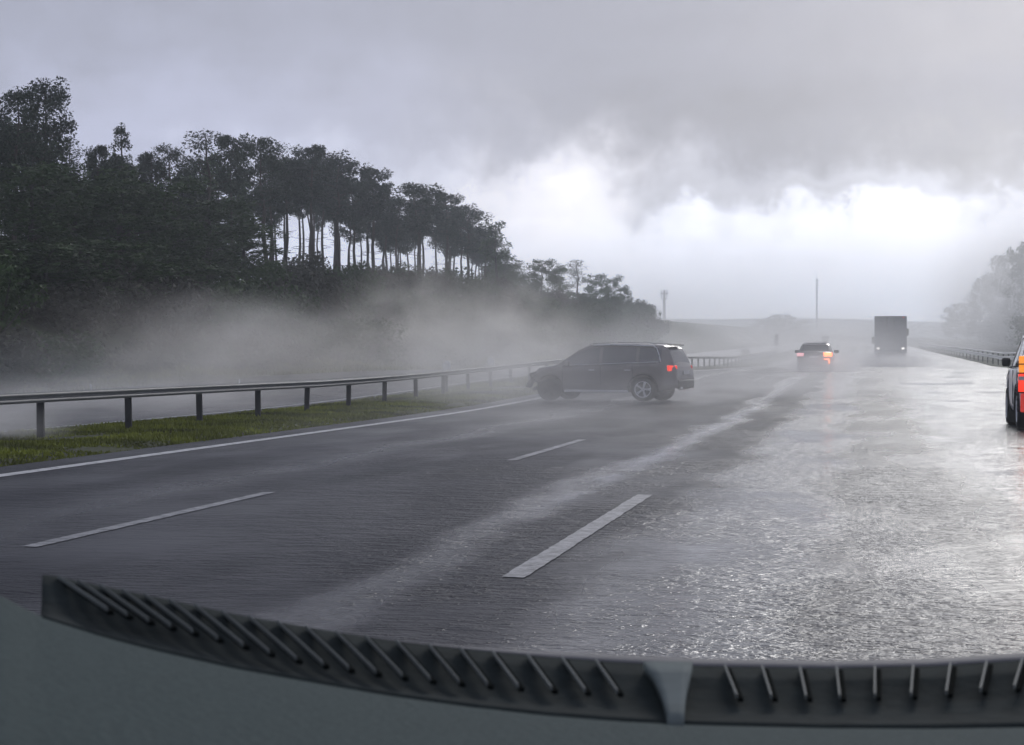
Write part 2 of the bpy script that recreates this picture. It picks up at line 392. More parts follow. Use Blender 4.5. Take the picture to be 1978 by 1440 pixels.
lmw = paint_mat('worn_road_paint', .42, .60, (.07, .07, .075), (.46, .46, .48), 3.0)
lmf = paint_mat('nearly_gone_paint', .48, .72, (.04, .04, .045), (.20, .20, .22), 2.0)
def line(name, x, w_, y0, y1, mat, step=2.0):
    V = []; Fc = []; n = max(1, int((y1 - y0) / step)); yy = np.linspace(y0, y1, n + 1)
    for k_, y in enumerate(yy):
        for s in (-.5, .5):
            j = .008 * mnoise.noise(Vector((x + s * 9, y * 5.0, 2))) + .007 * mnoise.noise(Vector((x + s * 5, y * 17.0, 7))) if step < 1 else 0
            e_ = .07 * mnoise.noise(Vector((s * 7 + x, y0, k_ > 0))) if k_ in (0, n) else 0
            V.append((x + s * w_ + j + bend(y), y + e_, gz(y) + .005))
    for k in range(n): a = 2 * k; Fc.append((a, a + 1, a + 3, a + 2))
    tag(link(name, npmesh(name, V, Fc), mat), kind='structure')
line('road_edge_line', -9.6, .22, 5, 600, lme, .9)
line('lane_dash', -5.8, .13, 13.8, 19.8, lm, .06); line('lane_dash', -4.5, .13, 26.4, 33.2, lmw, .06)
line('lane_dash', -4.5, .14, 82, 89, lmw); line('lane_dash', -4.5, .14, 106, 114, lmw); line('lane_dash', -4.5, .14, 130, 138, lmw)
line('lane_dash', -2.1, .15, 12.4, 20.0, lm, .06)
line('lane_dash', -2.8, .13, 62, 90, lmw)
line('lane_dash', -2.1, .14, 96, 106, lmw); line('lane_dash', -2.1, .14, 120, 132, lmw); line('lane_dash', -2.1, .14, 146, 158, lmw)
line('lane_dash', -15.2, .2, 10, 500, lm)

# --- grass on the median and the verges
def grass(name, x0, x1, y0, y1, n, hmin, hmax, seed, mat, zoff=0.0):
    rnd = np.random.RandomState(seed); V = []; Fc = []
    for i in range(n):
        y = y0 + (y1 - y0) * rnd.rand() ** 1.7; x = rnd.uniform(x0, x1) + bend(y)
        d = mnoise.noise(Vector((x * .6, y * .22, 3)))
        if d < -.5: continue
        z = terrain(x, y) - .03 + zoff; h = rnd.uniform(hmin, hmax) * (.8 + .7 * d); a = rnd.uniform(0, math.pi * 2); ww = .012 + y * .00035
        dx, dy = math.cos(a) * ww, math.sin(a) * ww; lx, ly = rnd.uniform(-.5, .5, 2) * h
        k = len(V); V += [(x - dx, y - dy, z), (x + dx, y + dy, z), (x + lx, y + ly, z + h)]; Fc.append((k, k + 1, k + 2))
    tag(link(name, npmesh(name, V, Fc), mat), 'short wet green grass on the strip under the steel guardrail' if 'median' in name else 'wet grass and weeds along the roadside verge', 'grass', kind='stuff')
gmat = leaf_mat('grass_blades', (.08, .085, .035), (.32, .36, .05), (.15, .15, .075))
grass('median_grass', -14.3, -10.35, 18, 95, 60000, .03, .10, 1, gmat)
grass('verge_grass', -31, -26.6, 40, 200, 16000, .1, .32, 2, gmat)

# ------------------------------------------------------------------ guardrails
def wbeam(bm, xf, y0, y1, zc, side, step=4.0, hh=.155):
    prof = [(-.0, -hh), (.02, -hh + .01), (.075, -hh * .72), (.08, -hh * .42), (.02, -hh * .12), (.015, 0), (.02, hh * .12), (.08, hh * .42), (.075, hh * .72), (.02, hh - .01), (0, hh)]
    yy = np.arange(y0, y1 + .1, step); rows = []
    for y in yy:
        sag = .012 * mnoise.noise(Vector((xf, y * .13, 1)))
        rows.append([bm.verts.new((xf + side * p[0] + bend(y) + sag, y, gz(y) + zc + p[1] + sag)) for p in prof])
    for a, b_ in zip(rows, rows[1:]):
        for i in range(len(prof) - 1): bm.faces.new((a[i], a[i + 1], b_[i + 1], b_[i]))
root = empty('guardrail', (-12.95, 40, gz(40)))
tag(root, 'long steel guardrail with dark posts on the grass strip left of the road', 'guardrail')
def addchild(name, bm, mat, root, smooth=False):
    o = link(name, bm, mat, None, smooth); o.parent = root; o.matrix_parent_inverse = Matrix.Translation(-root.location); return o
bm = bmesh.new(); wbeam(bm, -12.86, 20, 260, .70, 1, 4.0, .085)
bmesh.ops.solidify(bm, geom=bm.faces[:], thickness=.006)
addchild('beam', bm, M['galv'], root, True)
rnd = random.Random(4)
for k in range(0, 58):
    y = 23.25 + 4 * k; X = -12.95 + bend(y); z = terrain(X, y) - .2
    lean = rnd.uniform(-.03, .03)
    bm = bmesh.new()
    rot = Matrix.Rotation(lean, 3, 'Y')
    box(bm, (X, y, z + .42), (.10, .015, .86), rot); box(bm, (X - .05, y + .03, z + .42), (.012, .06, .86), rot); box(bm, (X + .05, y + .03, z + .42), (.012, .06, .86), rot)
    addchild('post', bm, M['post'], root)
for (px, py) in ((175, 757), (462, 745), (1438, 689), (1492, 687)):
    p = at_x(px, py, -12.95); y = p.y; X = -12.95 + (bend(y) if y > 60 else 0); bm = bmesh.new()
    hgt = .13 if px < 1000 else .35
    box(bm, (X, y, gz(y) + .78 + hgt / 2 - .03), (.03, .02, hgt), bev=.004); addchild('reflector', bm, M['white'], root)

# right-hand guardrail: a W-beam below a round top rail
root = empty('guardrail', (8.7, 60, gz(60)))
tag(root, 'double steel guardrail with a tubular top bar along the right edge of the road', 'guardrail')
bm = bmesh.new(); wbeam(bm, 8.66, 48, 440, .66, -1, 4.0, .15); bmesh.ops.solidify(bm, geom=bm.faces[:], thickness=.006)
addchild('beam', bm, M['galv_new'], root, True)
bm = bmesh.new(); pts = [(8.76 + bend(y), y, gz(y) + 1.02) for y in np.arange(48, 441, 8)]
for a, b_ in zip(pts, pts[1:]): tube(bm, a, b_, .055, n=8, caps=False)
addchild('top_bar', bm, M['galv_new'], root, True)
for k in range(49):
    y = 50 + 8 * k; bm = bmesh.new(); X = 8.8 + bend(y)
    box(bm, (X, y, gz(y) + .40), (.09, .09, 1.24)); addchild('post', bm, M['post'], root)

# delineators standing at the left rail
def delineator(px, pyt, Y, label, stem):
    p = at_y(px, pyt, Y); root = empty('delineator', (p.x, Y, gz(Y))); tag(root, label, 'roadside marker', 'markers standing at the left guardrail')
    h = p.z - gz(Y)
    bm = bmesh.new(); box(bm, (0, 0, (h - .14) / 2), (.07, .05, h - .14), bev=.008); link('post', bm, stem, root)
    bm = bmesh.new(); tube(bm, (0, -.03, h - .09), (0, .03, h - .09), .14, .14, 14); bmesh.ops.scale(bm, vec=(1, 1, 1.25), space=Matrix.Translation((0, 0, -(h - .09))), verts=bm.verts[:])
    link('reflector', bm, M['white'], root, False)
delineator(863, 702, 64.5, 'dark marker post with a round white head behind the left guardrail', M['post'])
delineator(948, 694, 74, 'all white slender marker with a round head, nearer the grey crashed car', M['white'])

# ------------------------------------------------------------------ vegetation
def leaf_cloud(rs, centers, radii, n, size, flat=.6):
    """many small triangles scattered in lumpy ellipsoids; returns verts (n*3,3)"""
    w_ = np.array([r_[0] * r_[1] for r_ in radii]); w_ = w_ / w_.sum()
    idx = rs.choice(len(centers), n, p=w_)
    d = rs.normal(size=(n, 3)); d /= np.linalg.norm(d, axis=1)[:, None]
    rad = rs.rand(n) ** (1 / 2.4)
    P = np.array(centers)[idx] + d * rad[:, None] * np.array(radii)[idx]
    a = rs.normal(size=(n, 3)); a[:, 2] *= flat; a /= np.linalg.norm(a, axis=1)[:, None]
    b_ = rs.normal(size=(n, 3)); b_[:, 2] *= flat; b_ /= np.linalg.norm(b_, axis=1)[:, None]
    s = size * (.5 + rs.rand(n))[:, None]
    T = np.empty((n, 3, 3)); T[:, 0] = P - a * s * .6; T[:, 1] = P + a * s * .6; T[:, 2] = P + b_ * s
    return T.reshape(-1, 3)
def cloud_mesh(name, T, mat):
    n = len(T); me = bpy.data.meshes.new(name); me.vertices.add(n); me.vertices.foreach_set('co', T.ravel())
    me.loops.add(n); me.loops.foreach_set('vertex_index', np.arange(n, dtype=np.int32))
    me.polygons.add(n // 3); me.polygons.foreach_set('loop_start', np.arange(0, n, 3, dtype=np.int32))
    me.update(calc_edges=True); me.materials.append(mat); return me
def make_pine(seed, h, bare, crown_r, kind='pine', n=6500):
    rs = np.random.RandomState(seed); rnd = random.Random(seed)
    bm = bmesh.new(); p = Vector((0, 0, -.6)); r0 = .018 * h + .04
    pts = [(p.copy(), r0)]; seg = 7; ang = rnd.uniform(0, 6.28); lean = rnd.uniform(0, .10)
    for i in range(1, seg + 1):
        f_ = i / seg; p = Vector((math.cos(ang) * lean * h * f_ + rnd.uniform(-.2, .2), math.sin(ang) * lean * h * f_ + rnd.uniform(-.2, .2), h * .97 * f_)); pts.append((p, r0 * (1 - .85 * f_)))
    for (a, ra), (b_, rb) in zip(pts, pts[1:]): tube(bm, a, b_, ra, rb, 7, False)
    def trunk_at(z):
        f_ = max(0, min(.999, z / (h * .97))) * seg; i = int(f_); return pts[i][0].lerp(pts[i + 1][0], f_ - i)
    cen = []; rad = []
    nb = int(20 + 6 * rnd.random())
    for k in range(nb):
        f_ = bare + (1 - bare) * (k + rnd.random() * .9) / nb; z = h * f_; t0 = trunk_at(z)
        if kind == 'pine': env = (math.sin(math.pi * min(1, (f_ - bare) / (1 - bare) * .84 + .10))) ** .8
        elif kind == 'spruce': env = (1 - (f_ - bare) / (1 - bare)) ** .8 + .10
        else: env = math.sin(math.pi * min(1, (f_ - bare) / (1 - bare) * .8 + .15)) ** .5
        for _ in range(2 if kind != 'spruce' else 3):
            a = rnd.uniform(0, 6.28); le = crown_r * env * rnd.uniform(.35, 1.0)
            end = t0 + Vector((math.cos(a) * le, math.sin(a) * le, (.30 if kind != 'spruce' else -.12) * le * rnd.uniform(.4, 1.4)))
            tube(bm, t0, end, r0 * .28 * (1.2 - f_), .015, 5, False)
            cr_ = crown_r * (.13 + .19 * rnd.random()) * (1 if kind != 'spruce' else .8)
            cen.append(tuple(end)); rad.append((cr_ * 1.15, cr_ * 1.15, cr_ * (.82 if kind != 'broad' else .9)))
            if le > crown_r * .6:
                mid = t0.lerp(end, .55); cen.append(tuple(mid + Vector((0, 0, .1)))); rad.append((cr_ * .8, cr_ * .8, cr_ * .5))
    cen.append(tuple(trunk_at(h * .98))); rad.append((crown_r * .22, crown_r * .22, crown_r * .28))
    if kind == 'pine':
        for k in range(20):
            a = rnd.uniform(0, 6.28); q_ = crown_r * rnd.random() ** .7 * .75; z = h * (1.0 - .16 * (q_ / crown_r) - rnd.uniform(0, .10))
            t0 = trunk_at(h * .9); cen.append((t0.x + math.cos(a) * q_, t0.y + math.sin(a) * q_, z)); rad.append((.17, .17, .75))
    # a few dead lower branches on the bare trunk
    for k in range(7 if kind == 'pine' else 2):
        z = h * rnd.uniform(.25, max(.3, bare)); t0 = trunk_at(z); a = rnd.uniform(0, 6.28); le = rnd.uniform(.4, 1.4)
        tube(bm, t0, t0 + Vector((math.cos(a) * le, math.sin(a) * le, rnd.uniform(-.1, .3))), .03, .01, 4, False)
    tm = bpy.data.meshes.new('trunk'); bm.to_mesh(tm); bm.free(); tm.materials.append(M['bark_pine'] if kind != 'broad' else M['bark'])
    T = leaf_cloud(rs, cen, rad, n, .16 if kind != 'broad' else .23)
    cm = cloud_mesh('crown', T, M['needle'] if kind != 'broad' else M['leaf'])
    return tm, cm, h
def make_shrub(seed, h, r_, mat, n=2600):
    rs = np.random.RandomState(seed); rnd = random.Random(seed); cen = []; rad = []; bm = bmesh.new()
    for k in range(16):
        a = rnd.uniform(0, 6.28); q_ = rnd.random() ** .6 * r_ * .75; z = h * rnd.uniform(.12, .8) * (1.05 - .4 * q_ / r_)
        e_ = Vector((math.cos(a) * q_, math.sin(a) * q_, z)); tube(bm, (math.cos(a) * .1, math.sin(a) * .1, -.3), e_, .05, .012, 5, False)
        c_ = r_ * rnd.uniform(.22, .42); cen.append(tuple(e_)); rad.append((c_, c_, c_ * .9))
    sm = bpy.data.meshes.new('stem'); bm.to_mesh(sm); bm.free(); sm.materials.append(M['bark'])
    return sm, cloud_mesh('foliage', leaf_cloud(rs, cen, rad, n, .16, 1), mat), h
PINES = [make_pine(11, 12, .56, 2.9), make_pine(12, 12, .60, 2.5), make_pine(13, 12, .46, 3.2), make_pine(14, 12, .62, 2.2), make_pine(15, 12, .40, 2.6)]
HIGH = [make_pine(61, 12, .66, 2.5), make_pine(62, 12, .70, 2.2), make_pine(63, 12, .62, 2.8), make_pine(64, 12, .68, 2.0)]
SPARSE = [make_pine(21, 12, .50, 2.6, 'pine', 1900), make_pine(22, 12, .55, 2.4, 'broad', 1700)]
SPRUCE = [make_pine(31, 12, .16, 2.5, 'spruce', 5200)]
BROAD = [make_pine(41, 10, .14, 3.4, 'broad', 6500), make_pine(42, 10, .10, 3.8, 'broad', 6500)]
SHRUB = [make_shrub(51, 3, 2.3, M['leaf']), make_shrub(52, 3, 2.6, M['leaf']), make_shrub(53, 3, 2.4, M['leaf_dry'])]
R0 = random.Random(7)
def plant(proto, name, X, Y, h, label, cat, group=None, wide=1.0, parts=('trunk', 'crown'), z=None, rz=None):
    zz = terrain(X, Y) if z is None else z
    o = empty(name, (X, Y, zz), R0.uniform(0, 6.28) if rz is None else rz)
    s = h / proto[2]; sw = s * wide * R0.uniform(.92, 1.1); o.scale = (sw, sw, s); tag(o, label, cat, group)
    link(parts[0], proto[0], None, o); link(parts[1], proto[1], None, o)
    return o
# skyline trees of the left wood, each set by its place and height
SKY = [  # px, top y, lateral distance, kind, wide, label
 (-40, 190, 45, 'p0', 1.1, 'pine cut by the left edge of the photo, tall and full'),
 (25, 183, 45, 'p2', 1.1, 'tall broad pine at the far left, first to stand wholly in view'),
 (72, 168, 46, 'p0', 1.0, 'highest pine of the wood, near the left edge of the photo'),
 (128, 268, 47, 's0', .8, 'thin low pine just right of the highest pine'),
 (182, 285, 48, 'p3', .8, 'small pine left of the pointed broad conical one'),
 (232, 243, 45, 'e0', 1.1, 'pointed conical dark tree standing alone on the left skyline'),
 (285, 300, 48, 'p1', .9, 'low pine in the dip right of the conical tree'),
 (335, 288, 45, 'p2', 1.1, 'broad bushy pine between the conical tree and the tall open pine'),
 (403, 257, 45, 's0', 1.2, 'open tall pine with sky showing through its crown, left part of the wood'),
 (452, 268, 46, 'p3', .9, 'narrow pine with twin tips beside the open tall pine'),
 (515, 273, 45, 'p0', 1.0, 'rounded pine right of the twin tipped one'),
 (555, 305, 46, 'p1', .9, 'low pine filling the notch in the middle of the wood'),
 (600, 284, 44, 'p3', .9, 'spiky pine with spread arms in the middle of the wood'),
 (655, 308, 45, 'p0', .95, 'wide flat topped pine right of the spiky one'),
 (690, 345, 46, 'p1', .8, 'small pine tucked between the flat topped and the slender one'),
 (722, 330, 44, 'p3', .9, 'slender pine with a sharp top above the bare trunks'),
 (760, 385, 47, 'p1', .8, 'lowish pine left of the round topped grove'),
 (820, 356, 44, 'p1', 1.3, 'round topped pine with bare trunk against the bright sky'),
 (862, 378, 45, 'p3', 1.0, 'second round topped pine of the grove against the bright sky'),
 (905, 405, 44, 'p0', 1.0, 'stepped pine at the right side of the grove against the bright sky'),
 (960, 430, 43, 's1', 1.3, 'thin see-through tree standing apart at the end of the tall pines'),
 (1045, 508, 44, 'b0', .9, 'lower leafy tree right of the tall pines'),
 (1080, 520, 45, 'b1', .9, 'leafy tree between two taller ones in the lower row'),
 (1118, 503, 44, 's0', 1.3, 'open topped tree rising above the lower row'),
 (1150, 535, 45, 'b0', .9, 'rounded leafy tree in the lower row above the crashed car'),
 (1185, 540, 43, 'b1', .9, 'last dense leafy tree of the left wood'),
 (1208, 560, 43, 'b0', .7, 'small dense tree at the right end of the wood'),
 (1232, 578, 42, 's1', 1.0, 'last thin bare looking tree at the very end of the left wood'),
]
KIND = {'p': PINES, 's': SPARSE, 'e': SPRUCE, 'b': BROAD}
for px, ty, lat, kd, wd, lab in SKY:
    p = at_x(px, ty, -lat); X = -lat; Y = p.y
    base = terrain(X, Y); h = p.z - base
    pr = KIND[kd[0]][int(kd[1])]
    nm = {'p': 'pine_tree', 's': 'pine_tree', 'e': 'spruce_tree', 'b': 'broadleaf_tree'}[kd[0]]
    plant(pr, nm, X, Y, h, lab, 'tree', 'trees of the wood on the left', wide=wd * (1.0 if 470 < px < 930 else .86) * 12 / h * min(1.25, h / 12) if kd[0] != 'b' else wd * 10 / h * .9 * min(1.2, h / 8))
SKYPX = [s[0] for s in SKY]; SKYTY = [s[1] for s in SKY]
# rows behind, filling the wood
k = 0
for row, lat0 in enumerate((50, 56, 63)):
    Y = 98 + row * 4
    while Y < 400:
        lat = lat0 + R0.uniform(-1.8, 1.8)
        px = 1670 - FPX * lat / (Y * 1.0) * 1.0
        q_ = Vector((-lat, Y, 0)); a_ = q_.dot(FW); px = PW / 2 + FPX * q_.dot(RT) / a_
        ty = np.interp(px, SKYPX, SKYTY) + (R0.uniform(12, 85) if 470 < px < 950 else R0.uniform(55, 125))
        top = at_y(px, ty, Y).z; base = terrain(-lat, Y); h = top - base
        if h > 3.5:
            if 470 < px < 950 and R0.random() < (.6 if row == 2 else .22): Y += 4; continue
            if px < 470 and R0.random() < .8: pr = R0.choice(BROAD)
            elif px < 960: pr = R0.choice(HIGH)
            else: pr = R0.choice(PINES if px < 960 else BROAD)
            bl = pr in BROAD
            nm = 'broadleaf_tree' if bl else 'pine_tree'
            lab = 'leafy tree filling the dark rows behind the pines, left part of the wood' if bl and px < 960 else 'pine in the crowded rows behind the front trees of the left wood' if px < 960 else 'leafy tree behind the lower front row of the left wood'
            plant(pr, nm, -lat, Y, h, lab, 'tree', ('pines deep in the left wood' if not bl else 'dark leafy trees deep in the left wood') if px < 960 else 'leafy trees deep in the left wood', wide=12 / h * .8 if not bl else 10 / h * .8)
        Y += R0.uniform(3.0, 10.0) if row < 2 else R0.uniform(8, 12)
# understorey: leafy trees at the foot of the wood, left part
for (px, ty, lat, lab) in [(-30, 470, 38, 'leafy tree at the left edge below the pines'), (60, 330, 39, 'tall leafy tree below the highest pine'), (150, 345, 40, 'dark leafy tree below the thin low pine'),
        (240, 350, 39, 'dense leafy tree in front of the conical tree'), (320, 360, 40, 'dense leafy tree in front of the broad bushy pine'), (400, 395, 39, 'leafy tree under the open tall pine'),
        (470, 440, 40, 'leafy tree beside the first gap of sky between trunks'), (200, 470, 35, 'bushy green tree at the foot of the bank, second from the left'), (90, 480, 35, 'bushy green tree at the foot of the bank, far left'), (300, 500, 35, 'bushy green tree at the foot of the bank, third from the left'), (390, 520, 36, 'bushy tree at the foot of the bank, last before the open slope')]:
    p = at_x(px, ty, -lat); base = terrain(-lat, p.y); h = p.z - base
    plant(R0.choice(BROAD), 'broadleaf_tree', -lat, p.y, h, lab, 'tree', 'leafy trees at the foot of the left wood', wide=10 / h * .95)
# shrubs along the crest and on the slope
k = 0
for lat, y0, y1, tymid, gl, dens in ((43.5, 150, 400, None, 'crest', 3.6), (39, 130, 390, None, 'slope', 5.0), (33.5, 78, 330, None, 'foot', 4.6), (29.3, 66, 300, None, 'edge', 4.2)):
    Y = y0
    while Y < y1:
        l_ = lat + R0.uniform(-1.2, 1.2); base = terrain(-l_, Y)
        q_ = Vector((-l_, Y, 0)); px = PW / 2 + FPX * q_.dot(RT) / q_.dot(FW)
        if gl == 'crest': h = R0.uniform(1.5, 2.9) * (1 if px < 900 else 1.1)
        elif gl == 'slope': h = R0.uniform(2.4, 4.2)
        elif gl == 'foot': h = R0.uniform(2.2, 4.2)
        else: h = R0.uniform(1.3, 3.0)
        pr = R0.choice(SHRUB)
        plant(pr, 'shrub', -l_, Y, h, {'crest': 'shrub on the top of the bank beneath the pine trunks', 'slope': 'shrub halfway up the bank of the left wood', 'foot': 'taller shrub at the foot of the bank behind the oncoming road', 'edge': 'low shrub right beside the far edge of the oncoming road'}[gl], 'shrub', 'shrubs on the %s of the bank' % gl, wide=1.25 if h < 3 else 1.0, parts=('stem', 'foliage'))
        Y += dens * R0.uniform(.7, 1.25) * (1 + Y / 500)
# right-hand wood, far and pale
for px, ty, X, lab in [(1990, 470, 22, 'tree cut by the right edge of the photo'), (1968, 492, 23, 'tall tree at the top of the right wood'), (1945, 505, 24, 'second tall tree of the right wood'),
        (1918, 530, 24, 'leafy tree stepping down the right wood'), (1893, 545, 24, 'outermost tall tree of the right wood, against the sky'), (1870, 588, 25, 'low rounded tree at the foot of the right wood'),
        (1848, 590, 25, 'low faint tree left in the right wood'), (1834, 600, 26, 'farthest low tree of the right wood')]:
    p = at_x(px, ty, X); base = terrain(X, p.y); h = p.z - base
    plant(R0.choice(BROAD), 'broadleaf_tree', X, p.y, h, lab, 'tree', 'trees of the wood on the right', wide=10 / h * (.55 + h / 34))
for i, (X, Y) in enumerate([(17, 200), (18, 228), (20, 190), (19, 262), (20, 300), (21, 340), (22, 385), (18.5, 215), (21, 280)]):
    plant(R0.choice(SHRUB), 'shrub', X + bend(Y), Y, R0.uniform(3.2, 5.0), 'tall shrub behind the right guardrail, one of a row', 'shrub', 'shrubs behind the right guardrail', parts=('stem', 'foliage'))
# far clump of trees on the horizon
for px, ty, lab in [(1452, 632, 'leftmost low tree of the far clump on the horizon'), (1476, 620, 'second tree of the far clump on the horizon'), (1500, 611, 'highest tree of the far clump on the horizon'), (1524, 612, 'flat topped tree right of the highest in the far clump'), (1546, 622, 'rightmost tree of the far clump on the horizon')]:
    p = at_y(px, ty, 640 + (px % 7) * 4); base = terrain(p.x, p.y); h = p.z - base
    plant(R0.choice(BROAD), 'broadleaf_tree', p.x, p.y, h, lab, 'tree', 'far clump of trees', wide=10 / h * 1.0)

# ------------------------------------------------------------------ far hills, masts, signs
def hill(name, Y, x0, x1, prof, col_, seed, depth=160):
    V = []; Fc = []; n = 60
    xs_ = np.linspace(x0, x1, n); rows = 6
    for j in range(rows):
        for i, x in enumerate(xs_):
            top = prof(x) + 1.6 * mnoise.noise(Vector((x * .02, seed, 0))) + .8 * mnoise.noise(Vector((x * .11, seed, 5)))
            f_ = math.sin(math.pi * j / (rows - 1)); V.append((x, Y + (j / (rows - 1)) * depth, -2 + (top + 2) * f_ ** .7))
    for j in range(rows - 1):
        for i in range(n - 1): a = j * n + i; Fc.append((a, a + 1, a + n + 1, a + n))
    tag(link(name, npmesh(name, V, Fc), pmat(name + '_wood', col_, .9, noise=(.05, .3)), smooth=True), kind='structure')
hill('hills', 820, -420, 40, lambda x: 12.3 + 1.5 * sst(-60, -140, x) if False else 13.0 - 4 * sst(-60, 30, x), (.05, .055, .05), 1)
hill('hills', 1700, -900, 400, lambda x: 36 - 10 * sst(-60, 250, x) + 3 * sst(0, 1, -(x + 250) / 200), (.05, .055, .05), 2, 300)
def mast(px, top, Y, rr, label, head):
    p = at_y(px, top, Y); base = terrain(p.x, Y); h = p.z - base; root = empty('mast', (p.x, Y, base)); tag(root, label, 'mast')
    bm = bmesh.new(); tube(bm, (0, 0, -1), (0, 0, h), rr, rr * .6, 10); link('pole', bm, M['mast'], root)
    bm = bmesh.new()
    if head:
        box(bm, (0, 0, h - 1.2), (3.4, 3.4, .5), bev=.1); box(bm, (0, 0, h - 3.4), (2.8, 2.8, .4), bev=.1)
        for a in range(4): tube(bm, (math.cos(a * 1.57) * 1.2, math.sin(a * 1.57) * 1.2, h - 3.2), (math.cos(a * 1.57) * 1.2, math.sin(a * 1.57) * 1.2, h + .5), .22, .22, 6)
        link('platform', bm, M['mast'], root)
    else:
        for k in range(3): tube(bm, (-.9, 0, h - 1 - k * 2.2), (.9, 0, h - 1 - k * 2.2), .16, .16, 6)
        tube(bm, (0, 0, h - .1), (0, 0, h + 3), .12, .06, 6); link('antenna', bm, M['mast'], root)
mast(1283, 562, 900, .85, 'pale thick mast with a small platform on top, on the horizon above the crashed car', True)
mast(1578, 538, 900, .45, 'tall thin pale mast on the horizon above the car with orange lights', False)
def roadsign(px, pyt, Y, sw, sh, label, rnd_=False):
    p = at_y(px, pyt, Y); b0 = terrain(p.x, Y); root = empty('road_sign', (p.x, Y, b0)); tag(root, label, 'sign'); h = p.z - b0
    bm = bmesh.new(); tube(bm, (0, 0, -.5), (0, 0, h - .05), .05, .05, 8); link('post', bm, M['post'], root)
    bm = bmesh.new(); box(bm, (0, -.06, h - sh / 2), (sw, .03, sh), bev=.01); link('panel', bm, M['sign_back'], root)
roadsign(1500, 646, 290, .55, 1.5, 'narrow dark sign on a post beside the far end of the left guardrail')
roadsign(1594, 650, 420, 1.3, 1.5, 'small dark sign just above the roof of the car with orange lights')
roadsign(1440, 676, 230, 1.0, .5, 'low dark board behind the far part of the left guardrail')

